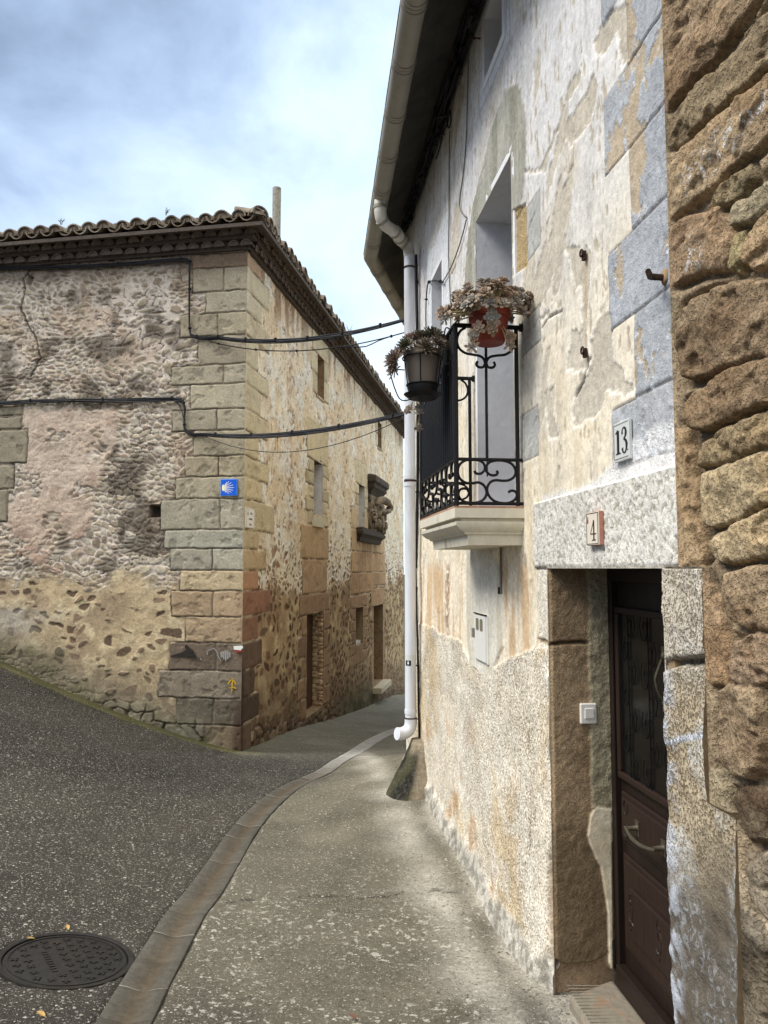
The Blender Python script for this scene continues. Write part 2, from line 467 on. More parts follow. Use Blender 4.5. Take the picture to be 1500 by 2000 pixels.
def gpx(px, py):
    """where a sight line meets the ground"""
    r = ray(px, py); lo, hi = .5, 60.
    t = np.linspace(1, 40, 4000); h = CAMZ + r[2] * t - gz(r[0] * t, r[1] * t)
    k = int(np.argmax(h < 0)); tt = t[k]
    return (r[0] * tt, r[1] * tt)


# drainage channel centre line
_CE = [((180, 2000), (302, 2000)), ((233, 1912), (343, 1912)), ((275, 1846), (380, 1844)), ((322, 1786), (404, 1780)), ((357, 1744), (439, 1742)), ((385, 1702), (467, 1697)),
       ((413, 1669), (481, 1667)), ((432, 1637), (497, 1637)), ((455, 1612), (513, 1612)), ((478, 1588), (530, 1590)), ((499, 1570), (546, 1572)),
       ((523, 1552), (565, 1555)), ((548, 1535), (588, 1539)), ((576, 1522), (614, 1525)), ((640, 1490), (672, 1494)), ((700, 1452), (728, 1458)), ((770, 1420), (786, 1428))]
_ch = []
for a, b in _CE:
    p, q = gpx(*a), gpx(*b); _ch.append(((p[0] + q[0]) / 2, (p[1] + q[1]) / 2))
_ch = [(_ch[0][0] - (_ch[2][0] - _ch[0][0]) * 1.5, _ch[0][1] - (_ch[2][1] - _ch[0][1]) * 1.5)] + _ch
_l = _ch[-1]; _ch += [(_l[0] + .9, _l[1] + 2.4), (_l[0] + 2.2, _l[1] + 7)]
CH = np.array([(p.x, p.y) for p in smooth_path([(a, b, 0) for a, b in _ch], 10)])
for _ in range(6): CH[1:-1] = .25 * CH[:-2] + .5 * CH[1:-1] + .25 * CH[2:]
CHW = .108


def ch_dist(x, y):
    d = np.full(x.shape, 99.); sd = np.zeros(x.shape)
    for i in range(len(CH) - 1):
        (x0, y0), (x1, y1) = CH[i], CH[i + 1]; dx, dy = x1 - x0, y1 - y0; q = dx * dx + dy * dy + 1e-12
        t = np.clip(((x - x0) * dx + (y - y0) * dy) / q, 0, 1)
        e = np.hypot(x - x0 - t * dx, y - y0 - t * dy); n = e < d
        sd = np.where(n, dx * (y - y0) - dy * (x - x0), sd); d = np.where(n, e, d)
    return d, np.sign(sd)      # sign + = left of channel


def ground_material():
    m = bpy.data.materials.new('exposed_aggregate_paving'); m.use_nodes = True; nt = m.node_tree; nt.nodes.clear()
    pos = NODE(nt, 'ShaderNodeNewGeometry').outputs['Position']
    col = NODE(nt, 'ShaderNodeAttribute', None, attribute_name='col').outputs['Color']
    fx = NODE(nt, 'ShaderNodeSeparateColor', {0: NODE(nt, 'ShaderNodeAttribute', None, attribute_name='fx').outputs['Color']})
    n1 = NODE(nt, 'ShaderNodeTexNoise', {'Vector': pos, 'Scale': 40, 'Detail': 6, 'Roughness': .65}).outputs[0]
    n2 = NODE(nt, 'ShaderNodeTexNoise', {'Vector': pos, 'Scale': 2.2, 'Detail': 5, 'Roughness': .6}).outputs[0]
    n3 = NODE(nt, 'ShaderNodeTexNoise', {'Vector': pos, 'Scale': 130, 'Detail': 4, 'Roughness': .7}).outputs[0]
    k = MATH(nt, 'MULTIPLY', RANGE(nt, n1, .25, .75, .65, 1.35), RANGE(nt, n2, .3, .7, .8, 1.2))
    k = MATH(nt, 'MULTIPLY', k, RANGE(nt, n3, .3, .7, .6, 1.12))
    c = NODE(nt, 'ShaderNodeVectorMath', {0: col, 3: k}, operation='SCALE').outputs[0]
    hh = n1
    warp = NODE(nt, 'ShaderNodeVectorMath', {0: pos, 1: NODE(nt, 'ShaderNodeVectorMath', {0: NODE(nt, 'ShaderNodeTexNoise', {'Vector': pos, 'Scale': 90}).outputs[1], 3: .012}, operation='SCALE').outputs[0]}, operation='ADD').outputs[0]
    for sc, th, wt in ((42, .30, 0), (64, .28, 0), (95, .3, 0), (140, .3, 0)):
        v = NODE(nt, 'ShaderNodeTexVoronoi', {'Vector': warp, 'Scale': sc})
        cs = NODE(nt, 'ShaderNodeSeparateColor', {0: v.outputs['Color']})
        size = MATH(nt, 'ADD', MATH(nt, 'MULTIPLY', cs.outputs[1], .34), .08)
        blob = RANGE(nt, MATH(nt, 'SUBTRACT', size, v.outputs['Distance']), -.04, .05)
        keep = RANGE(nt, MATH(nt, 'SUBTRACT', MATH(nt, 'MULTIPLY', fx.outputs[0], .9), cs.outputs[0]), -.03, .03)
        mk = MATH(nt, 'MULTIPLY', blob, keep)
        tone = MIX(nt, MATH(nt, 'POWER', cs.outputs[2], 1.7), tuple(lin(66, 62, 53)), tuple(lin(200, 196, 184)))
        c = MIX(nt, MATH(nt, 'MULTIPLY', mk, .85), c, tone)
        hh = MATH(nt, 'ADD', hh, MATH(nt, 'MULTIPLY', mk, .5))
    # larger pale lichen and mortar flecks
    v = NODE(nt, 'ShaderNodeTexNoise', {'Vector': warp, 'Scale': 24, 'Detail': 4, 'Roughness': .6, 'Distortion': .4}).outputs[0]
    mk = MATH(nt, 'MULTIPLY', RANGE(nt, v, .585, .625), fx.outputs[2])
    c = MIX(nt, MATH(nt, 'MULTIPLY', mk, .8), c, tuple(lin(190, 188, 176)))
    b = NODE(nt, 'ShaderNodeBump', {'Strength': fx.outputs[1], 'Distance': .012, 'Height': hh})
    p = NODE(nt, 'ShaderNodeBsdfPrincipled', {'Base Color': c, 'Roughness': .8, 'Specular IOR Level': .25, 'Normal': b.outputs[0]})
    NODE(nt, 'ShaderNodeOutputMaterial', {0: p.outputs[0]})
    return m


M['ground'] = ground_material()
MAN = gpx(130, 1875)


def build_ground():
    xs = cat(*[[-600, -200, -70, -30, -16, -11], np.arange(-8.5, -4, .12), np.arange(-4, 2.0, .03), np.arange(2.0, 6, .2), [8, 12, 20, 50, 150, 600]])
    ys = cat(*[[-600, -150, -40, -15, -8], np.arange(-5, 1.6, .2), np.arange(1.6, 12, .03), grade(12, 30, .05, .5), [40, 70, 150, 600]])
    x, y = np.meshgrid(xs, ys, indexing='ij'); x, y = x.ravel(), y.ravel()
    z = gz(x, y)
    near = (np.abs(x) < 9) & (y > 0) & (y < 24)
    d, sg = np.full(x.shape, 9.), np.full(x.shape, 1.)
    d[near], sg[near] = ch_dist(x[near], y[near])
    z += (fbm(x * 1.5, y * 1.5, 5, 4) - .5) * .025 + (fbm(x * 9, y * 9, 8, 3) - .5) * .008
    dm = np.hypot(x - MAN[0], y - MAN[1])
    zc = gz(MAN[0], MAN[1])[0]
    z -= .07 * (1 - ss(.05, .125, d)) + .06 * (1 - ss(.27, .31, dm))
    # colour
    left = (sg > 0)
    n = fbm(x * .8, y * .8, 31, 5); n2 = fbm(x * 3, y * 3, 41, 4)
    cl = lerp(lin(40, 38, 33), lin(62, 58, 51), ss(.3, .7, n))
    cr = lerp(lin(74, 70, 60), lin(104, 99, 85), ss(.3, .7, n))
    left_shade = ss(5.2, 7.5, y + (n2 - .5) * 1.2) * ss(.2, 1.2, d); cl = cl * (1 - .45 * left_shade)[:, None]  # shade painted into the left street colour, deeper towards the stone house
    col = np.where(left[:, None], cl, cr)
    rw = -((x - R.o[0]) * -R.n[0] + (y - R.o[1]) * -R.n[1])       # distance in front of white wall
    rs = (x - R.o[0]) * R.d[0] + (y - R.o[1]) * R.d[1]
    pale = (1 - ss(.05, .62, rw + (n2 - .5) * .35)) * ss(.1, .35, rw + 0 * n) * ss(1.5, 3.2, rs) * (~left)
    col = lerp(col, lin(204, 200, 188), np.clip(pale * .95, 0, 1))
    lime = ss(.45, .7, fbm(x * 1.3, y * 1.3, 77, 3)) * ss(4.0, 5.5, rs) * (~left) * .3
    col = lerp(col, lin(136, 131, 110), lime)
    foot = (1 - ss(.0, .16, rw + (n2 - .5) * .16)) * (rs < 7.5)
    col = lerp(col, lin(196, 190, 176), np.clip(foot, 0, 1) * .8)
    al = (x - A.o[0]) * A.n[0] + (y - A.o[1]) * A.n[1]; asx = (x - A.o[0]) * A.d[0] + (y - A.o[1]) * A.d[1]
    ll = (x - L.o[0]) * L.n[0] + (y - L.o[1]) * L.n[1]
    mossA = (1 - ss(.0, .5, al + (n2 - .5) * .5)) * (asx > -.3) * .75
    sl = (x - L.o[0]) * L.d[0] + (y - L.o[1]) * L.d[1]
    mossL = (1 - ss(.0, .5, ll + (n2 - .5) * .45)) * ss(-.25, .1, sl)
    col = lerp(col, lin(104, 100, 66), np.clip(mossA, 0, 1)); col = lerp(col, lin(60, 61, 27), np.clip(mossL, 0, 1) * .85)
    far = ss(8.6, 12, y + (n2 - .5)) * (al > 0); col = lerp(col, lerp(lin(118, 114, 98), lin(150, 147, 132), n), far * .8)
    # cracks across the right pavement
    C1 = np.array([gpx(*q) for q in ((440, 1765), (560, 1757), (640, 1752), (720, 1748), (830, 1742), (900, 1740))])
    ck = segd(x + (n2 - .5) * .1, y + (fbm(x * 7, y * 7, 43, 4) - .5) * .16, C1, False)
    col = lerp(col, lin(52, 46, 38), (1 - ss(.003, .015, ck)) * .9 * ss(.25, .4, n2)); z -= (1 - ss(0, .02, ck)) * .004
    fx = np.zeros((len(x), 3)); fx[:, 0] = np.where(left, .62, .55) * (1 - .8 * np.clip(mossL, 0, 1)) * (1 - .6 * np.clip(mossA, 0, 1)) * (1 - .5 * np.clip(pale, 0, 1)); fx[:, 1] = .75
    fx[:, 2] = np.where(left, .05, .8 * ss(.35, .6, n2)) * (1 - ss(4.2, 6, y))
    nx, ny = len(xs), len(ys); i, j = np.meshgrid(np.arange(nx - 1), np.arange(ny - 1), indexing='ij'); a = (i * ny + j).ravel()
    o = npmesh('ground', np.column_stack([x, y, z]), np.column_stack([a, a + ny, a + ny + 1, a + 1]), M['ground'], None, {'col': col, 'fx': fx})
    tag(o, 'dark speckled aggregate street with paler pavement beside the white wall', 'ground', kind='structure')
    # drainage channel of short concrete slabs with a v-shaped bed
    seg = np.hypot(*(CH[1:] - CH[:-1]).T); cum = np.concatenate([[0], np.cumsum(seg)]); tot = cum[-1]
    V, Fq, col, fx = [], [], [], []
    ws = np.array([-1, -1, -.97, -.6, -.22, 0, .22, .6, .97, 1, 1]) * CHW
    hs = np.array([-.09, .0015, .0035, -.002, -.013, -.016, -.013, -.002, .0035, .0015, -.09])
    t = 0; rng = np.random.RandomState(3)
    while t < tot - .05:
        ln = .31 * (1 + .12 * (rng.rand() - .5)); g = .006; tone = .85 + .3 * rng.rand(); pale = rng.rand()
        rows = [(t, 1), (t + .004, 1)] + [(q, 0) for q in np.linspace(t + g, t + ln - g, 6)] + [(t + ln - .004, 1)]
        base = len(V); zoff = (rng.rand() - .5) * .004
        for q, jt in rows:
            qa, qb = t, min(t + ln, tot); f_ = (q - qa) / (qb - qa); cx = np.interp(qa, cum, CH[:, 0]) * (1 - f_) + np.interp(qb, cum, CH[:, 0]) * f_; cy = np.interp(qa, cum, CH[:, 1]) * (1 - f_) + np.interp(qb, cum, CH[:, 1]) * f_
            ex, ey = np.interp(qb, cum, CH[:, 0]) - np.interp(qa, cum, CH[:, 0]), np.interp(qb, cum, CH[:, 1]) - np.interp(qa, cum, CH[:, 1])
            l = math.hypot(ex, ey) + 1e-9; nx_, ny_ = -ey / l, ex / l
            for w, h in zip(ws, hs):
                px, py = cx - nx_ * w, cy - ny_ * w
                V.append((px, py, gz(cx - nx_ * w, cy - ny_ * w)[0] + h + zoff - (.003 if jt else 0)))
                rust = math.exp(-(w / .045) ** 2)
                c = lerp(lin(82, 79, 71), lin(84, 72, 54), np.array(rust * .8)) * tone
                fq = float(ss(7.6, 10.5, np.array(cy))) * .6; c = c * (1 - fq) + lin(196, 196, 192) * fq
                if jt: c = lin(142, 136, 124) * (1 - .55 * rust) if pale > .4 else lin(88, 80, 68)
                col.append(c); fx.append((.0, .5, .0))
        nw = len(ws)
        for a in range(len(rows) - 1):
            for b in range(nw - 1):
                k = base + a * nw + b; Fq.append((k, k + nw, k + nw + 1, k + 1))
        t += ln
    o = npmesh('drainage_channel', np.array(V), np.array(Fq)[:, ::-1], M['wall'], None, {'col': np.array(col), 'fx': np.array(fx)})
    tag(o, 'narrow curved concrete drainage channel with rusty centre line', 'drain', kind='structure')


build_ground()
# ================================================================ STONE HOUSE (left)
HOUSE = empty('stone_house', (-1.90, 10.0, -.56), 'old tan rubble stone house with ashlar corner and tiled eaves across the lane', 'house')
WT = 6.30          # wall top
zc = lambda y: L.st(474, y)[1]
CY = [492, 520, 566, 609, 654, 710, 748, 797, 839, 889, 930, 973, 1034, 1071, 1114, 1154, 1205, 1256, 1312, 1366, 1418, 1475]
CX = [375, 376, 402, 352, 387, 336, 372, 336, 378, 362, 343, 314, 322, 333, 352, 335, 362, 331, 309, 345, 322]
CJ = {1: 437, 3: 425, 5: 437, 7: 424, 9: 428, 11: 430, 13: 415, 15: 416, 17: 423, 19: 417}
CA = [.55, .95, .62, 1.0, .5, .95, .62, .98, .55, 1.0, .72, 1.3, .6, .95, .6, 1.15, .62, .8, .5, .7, .4]
CHUE = [(168, 140, 110), (178, 166, 138), (176, 166, 140), (174, 162, 132), (166, 154, 128), (180, 170, 142), (180, 170, 140), (174, 164, 136), (172, 160, 130), (178, 164, 130),
        (176, 164, 134), (174, 166, 142), (172, 168, 148), (176, 170, 148), (192, 170, 128), (180, 152, 112), (172, 146, 108), (120, 104, 86), (136, 124, 104), (104, 94, 78), (122, 104, 80)]
CHUEA = [(186, 152, 116), (204, 190, 154), (204, 190, 156), (204, 186, 148), (204, 190, 152), (206, 190, 150), (204, 188, 148), (206, 188, 144), (204, 184, 138), (206, 186, 138),
         (208, 186, 136), (200, 180, 134), (196, 172, 124), (192, 162, 110), (178, 126, 76), (150, 98, 62), (142, 98, 64), (108, 84, 62), (94, 74, 56), (88, 68, 50), (112, 90, 68)]


def ashlar(s, z, rects, rad=.012):
    """rects: (s0,s1,z0,z1,rgb). returns mask, depth profile, colour"""
    m = np.zeros(s.shape); h = np.zeros(s.shape); col = np.zeros(s.shape + (3,)); idx = np.full(s.shape, -1)
    w1 = (fbm(s * 7, z * 7, 301, 3) - .5) * .03; w2 = (fbm(s * 7, z * 7, 401, 3) - .5) * .03
    e = np.full(s.shape, -9.)
    for k, (a, b, c, d, rgb) in enumerate(rects):
        x, y = s + w1, z + w2
        dd = np.minimum(np.minimum(x - a, b - x), np.minimum(y - c, d - y))
        n = dd > e
        e = np.where(n, dd, e); idx = np.where(n, k, idx)
    for k, r in enumerate(rects):
        q = idx == k
        if q.any(): col[q] = lin(*r[4])
    return e, idx, col


def stone_col(r1, r2, pal):
    P = np.array([lin(*c) for c in pal]); i = np.minimum((r1 * len(pal)).astype(int), len(pal) - 1)
    return P[i] * (.8 + .4 * r2)[..., None]


TAN = [(186, 172, 144), (172, 157, 130), (192, 180, 154), (162, 146, 120), (178, 162, 132), (158, 138, 114), (196, 186, 164)]
BRN = [(126, 102, 76), (110, 88, 66), (142, 116, 86), (118, 98, 78), (152, 126, 94)]


def rubble(s, z, cs, cz, seed, warp=.035):
    wx = (fbm(s * 6, z * 6, seed + 50, 4) - .5) * warp * 2.4; wz = (fbm(s * 6, z * 6, seed + 70, 4) - .5) * warp * 1.6
    wx2 = (fbm(s * 1.6, z * 1.6, seed + 90, 2) - .5) * .5; wz2 = (fbm(s * 1.6, z * 1.6, seed + 93, 2) - .5) * .35
    f1, f2, r1, r2 = worley((s + wx + wx2) / cs, (z + wz + wz2) / cz, seed, .75)
    return f1, f2 - f1, r1, r2


L_RECTS = []
for i in range(21):
    z1, z0 = zc(CY[i]), zc(CY[i + 1]); ym = .5 * (CY[i] + CY[i + 1]); e = L.st(CX[i], ym)[0]
    if i in CJ:
        j = L.st(CJ[i], ym)[0]
        L_RECTS += [(-.5, j, z0, z1, CHUE[i]), (j, e, z0, z1, tuple(int(c * .95) for c in CHUE[i]))]
    else: L_RECTS.append((-.5, e, z0, z1, CHUE[i]))
for (x0, x1, y0, y1) in ((-60, 45, 795, 812), (-70, 43, 815, 838), (-60, 55, 840, 905), (-80, 28, 908, 955), (-60, 15, 957, 1020)):
    a, b = L.st(x1, .5 * (y0 + y1))[0], L.st(x0, .5 * (y0 + y1))[0]
    L_RECTS.append((a, b, L.st(20, y1)[1], L.st(20, y0)[1], (150, 140, 116)))


def field_L(s, z):
    g = gz(L.o[0] + L.d[0] * s, L.o[1] + L.d[1] * s); hg = z - g
    n = fbm(s * 2.2, z * 2.2, 11, 5); nf = fbm(s * 14, z * 14, 12, 4); nm = fbm(s * 5, z * 5, 19, 4)
    y0, y1 = zc(770), zc(1085)
    f1, ed, r1, r2 = rubble(s, z, .25, .135, 21); f1b, edb, r1b, r2b = rubble(s + 4, z, .14, .075, 61)
    small = ss(.45, .58, fbm(s * 1.1, z * 1.1, 33, 3) + .25 * (z < y0 + .5) * (z > y1) * 1.0)
    ed = ed * (1 - small) + edb * small; r1 = np.where(small > .5, r1b, r1); r2 = np.where(small > .5, r2b, r2)
    # --- upper / middle rubble
    thr = .14 + .32 * ss(.3, .75, n + .30 * ss(zc(720), zc(620), z)) * (1 - .6 * small)
    st = ss(thr, thr + .13, ed + (nf - .5) * .24 + (fbm(s * 30, z * 30, 16, 3) - .5) * .12)
    mort = lerp(lin(214, 200, 182), lin(226, 214, 200), nf); mort = lerp(mort, lin(204, 180, 154), ss(.5, .7, n))
    col = lerp(mort, stone_col(r1, r2, TAN), st)
    disp = st * (.005 + .012 * r2) + (nf - .5) * .012 + (nm - .5) * .014
    grime = ss(.5, .72, fbm(s * 3, z * 3.6, 44, 5) + .16 * ((z < zc(640)) & (z > zc(790))) + .12 * ((z < zc(860)) & (z > zc(1080)) & (s > .6) & (s < 2.0)) - .08)
    col = lerp(col, lin(84, 74, 60), grime * .75)
    crev = (1 - ss(.005, .045, ed + (nf - .5) * .05)) * ss(.42, .56, fbm(s * 4, z * 4, 48, 3)) ; disp -= crev * .022; col = lerp(col, lin(92, 80, 64), crev * .75)
    chip = ss(.66, .74, fbm(s * 9, z * 16, 84, 3)) * (1 - st); disp -= chip * .016; col = lerp(col, lin(150, 132, 108), chip * .6)
    # --- smooth pink render patch
    P = L.poly([(30, 800), (120, 800), (222, 797), (232, 860), (205, 905), (190, 960), (182, 1010), (168, 1040), (160, 1085), (128, 1092), (118, 1130), (84, 1128), (62, 1090), (34, 1080), (14, 1010), (46, 940), (50, 850)])
    dP = sdp(s + (nm - .5) * .16, z + (nf - .5) * .12, P); pk = ss(-.06, .06, dP + (nf - .5) * .1) * (1 - .9 * ss(.60, .66, fbm(s * 3.2, z * 5, 52, 4)))
    pc = lerp(lin(206, 184, 162), lin(178, 146, 122), ss(zc(930), zc(1060), z)); pc = lerp(pc, lin(206, 182, 158), ss(.5, .66, n))
    pc = lerp(pc, lin(174, 142, 118), ss(.55, .7, nm) * .6)
    col = lerp(col, pc, pk * .92); disp = disp * (1 - .8 * pk) + pk * (.016 + (nm - .5) * .03 + (nf - .5) * .008)
    # --- lower ochre pointing with sparse stones
    zb = zc(1120) + (n - .5) * .6 + .12 * np.sin(s * 5) + (nm - .5) * .25
    lo = ss(.12, -.12, z - zb + (nf - .5) * .14)
    f1c, edc, r1c, r2c = rubble(s, z, .21, .115, 101, .05)
    keep = np.maximum(ss(.50, .42, r1c), .0); so = ss(.30 + .1 * r2c, .40 + .1 * r2c, edc + (nf - .5) * .16) * keep
    oc = lerp(lin(196, 172, 126), lin(170, 146, 110), ss(.35, .7, n)); oc = lerp(oc, lin(212, 192, 146), ss(.55, .7, nm))
    cl = lerp(oc, stone_col(r2c, r1c / .6, BRN), so)
    dl = (nm - .5) * .03 + so * ((r2c - .45) * .03) + (nf - .5) * .008
    col = lerp(col, cl, lo); disp = disp * (1 - lo) + dl * lo
    # --- corner ashlar
    e, idx, ac = ashlar(s, z, L_RECTS); m = ss(-.004, .006, e)
    jt = ss(.0, .016, e); wear = ss(.56, .7, fbm(s * 8, z * 8, 91, 4))
    ac = ac * (.92 + .16 * nm)[:, None]; ac = lerp(ac, ac * .72, wear * .6)
    ac = lerp(lerp(lin(150, 136, 110), lin(66, 56, 44), ss(.45, .6, nm)), ac, jt)
    inside = (e > -.014)
    m = np.where(inside, 1, 0) * ss(-.014, -.002, e)
    col = lerp(col, ac, m); disp = disp * (1 - m) + m * (.024 * jt - .006 + (nf - .5) * .007 * (1 + wear) - .01 * wear)
    # --- damp mossy base
    bn = hg + (n - .5) * .5
    base = ss(.75, .15, bn) * ss(.1, .7, s); col = lerp(col, lerp(lin(96, 92, 76), lin(124, 118, 98), nf), base * .75)
    mo = ss(.38, .02, bn) * ss(.4, .6, nm); col = lerp(col, lin(92, 90, 48), mo * .7)
    wp = ss(2.7, 3.3, s + (nm - .5)) * ss(zc(1260) - .1, zc(1215), z + (n - .5) * .3) * ss(zc(1170), zc(1200), z + (n - .5) * .3); col = lerp(col, lin(176, 172, 158), wp * .7)
    big = ss(.3, .1, hg + (n - .5) * .3) * (s > .5) * (.35 + .65 * ss(2.3, 1.4, s)); st2 = ss(.06, .14, ed); disp += big * st2 * .03; col = lerp(col, lerp(lin(70, 66, 54), stone_col(r1, r2, [(112, 108, 92), (96, 90, 74), (124, 118, 98)]), st2), big * .8)
    # water stain at the foot of the corner
    stn = ss(.16, .03, s + (nm - .5) * .1) * ss(zc(1330) + .1, zc(1420), z + (n - .5) * .3); col = lerp(col, lin(70, 48, 36), stn * .75)
    # putlog hole, cracks
    hx = L.poly([(291, 987), (313, 985), (313, 1010), (291, 1011)]); dh = sdp(s, z, hx); disp -= ss(0, .012, dh) * .16; col = lerp(col, lin(60, 50, 42), ss(0, .012, dh) * .7)
    CR = L.poly([(57, 528), (45, 545), (48, 565), (40, 600), (52, 630), (70, 660), (78, 700), (60, 735)]); dc = segd(s + (nf - .5) * .05, z, CR, False)
    k = (1 - ss(.006, .022, dc)); disp -= k * .03; col = lerp(col, lin(64, 56, 46), k * .8)
    CR = L.poly([(52, 533), (66, 540), (60, 560), (50, 556)]); k = ss(0, .02, sdp(s, z, CR)); disp -= k * .05; col = lerp(col, lin(70, 60, 50), k * .6)
    fx = np.zeros(s.shape + (3,)); fx[:, 0] = .45 * (1 - m) + .12 * m; fx[:, 1] = .7
    # top course under the eaves is coloured a darker brown
    top_dark = ss(zc(540), zc(505), z + (n - .5) * .1); col = lerp(col, lin(96, 78, 64), top_dark * .6)
    disp = np.where(s < .02, .014 + (disp - .014) * ss(-.012, .02, s), disp); return disp, col * .9, fx


S = cat(grade(-.014, 4.4, .0105, .012), grade(4.45, 7.5, .05, .1)); Z = np.arange(-.75, WT + .001, .0115)
lq = lambda s, z: np.any([(s < r[1]) & (z > r[2]) & (z < r[3]) & (s > r[0]) for r in L_RECTS[:-5]], axis=0)
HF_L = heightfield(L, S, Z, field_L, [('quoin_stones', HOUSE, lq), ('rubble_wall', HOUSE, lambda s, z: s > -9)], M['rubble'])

# ---------------------------------------------------------------- alley face
def arect(x0, x1, y0, y1, y0b=None, y1b=None):
    """pixel box on the alley face: y0/y1 are heights at x0"""
    s0, z1 = A.st(x0, y0); _, z0 = A.st(x0, y1); s1, _ = A.st(x1, y0)
    return s0, s1, z0, z1


AO = dict(  # openings: rect, depth
    loft=(arect(619, 632, 690, 771), .22), loft_far=(arect(737, 744, 822, 872), .3), mid=(arect(612, 629, 898, 1003), .28),
    shieldwin=(arect(700, 711, 945, 1030), .28), door=(arect(598, 631, 1201, 1402), .2), low=(arect(694, 708, 1188, 1262), .3), fardoor=(arect(729, 747, 1184, 1342), .34))
SUR = []     # surround stones


def surround(r, w, h0, h1, n, rgb, seed, wz=0.0):
    rn = random.Random(seed); s0, s1, z0, z1 = r
    z = z0 - h0
    hh = (z1 - z) / n
    for k in range(n):
        a = w * (1.25 if k % 2 else .8); b = w * (1.2 if k % 2 == 0 else .85)
        f_ = rn.uniform(.9, 1.06); c = tuple(int(q * f_) for q in rgb)
        SUR.append((s0 - a, s0, z + k * hh, z + (k + 1) * hh, c)); f_ = rn.uniform(.9, 1.06); c = tuple(int(q * f_) for q in rgb)
        SUR.append((s1, s1 + b, z + k * hh, z + (k + 1) * hh, c))
    if h1: SUR.append((s0 - w * 1.05, s1 + w * 1.05, z1, z1 + h1, tuple(int(q * 1.02) for q in rgb)))
    if h0: SUR.append((s0, s1, z0 - h0, z0, tuple(int(q * .98) for q in rgb)))


surround(AO['loft'][0], .34, .0, .42, 2, (210, 196, 156), 1)
surround(AO['loft_far'][0], .3, .0, .5, 2, (212, 196, 160), 2)
surround(AO['mid'][0], .42, .2, .75, 5, (206, 188, 140), 3)
surround(AO['shieldwin'][0], .38, .0, .55, 4, (212, 196, 156), 4)
surround(AO['door'][0], .42, .0, .36, 5, (158, 122, 82), 5)
surround(AO['low'][0], .5, .45, .3, 5, (164, 126, 84), 6)
surround(AO['fardoor'][0], .3, .0, .45, 5, (176, 136, 88), 7)
_r = AO['door'][0]; _z = _r[3] + .36
for k, (hh, w) in enumerate(((.62, .28), (.62, .4), (.6, .22), (.62, .4), (.55, .3))):      # tall strip of ashlar above the door
    c = [(184, 146, 96), (190, 152, 100), (196, 164, 112), (200, 172, 122), (202, 178, 130)][k]
    SUR.append((_r[0] - w, _r[1] + w * .9, _z, min(_z + hh, AO['mid'][0][2] - .22 + 0 * k), c)); _z += hh
    if _z > AO['mid'][0][2] - .3: break
_r = AO['low'][0]; _r2 = AO['fardoor'][0]; _z = _r[3] + .32
for k in range(4):
    hh = .5; c0 = _r[0] - .5; c1 = _r2[1] + .45 - .1 * k; nb = 5 + k % 2; rn = random.Random(40 + k)
    for q in range(nb):
        SUR.append((c0 + (c1 - c0) * q / nb, c0 + (c1 - c0) * (q + 1) / nb, _z + .5 * k + (.14 if k == 0 and q > 2 else 0), _z + .5 * (k + 1), tuple(int(v * (.94 + .1 * ((q * 7 + k * 3) % 5) / 5)) for v in [(186, 142, 92), (194, 152, 100), (198, 164, 114), (204, 176, 130)][k])))
A_RECTS = [(-.5, CA[i], zc(CY[i + 1]), zc(CY[i]), CHUEA[i]) for i in range(21)]


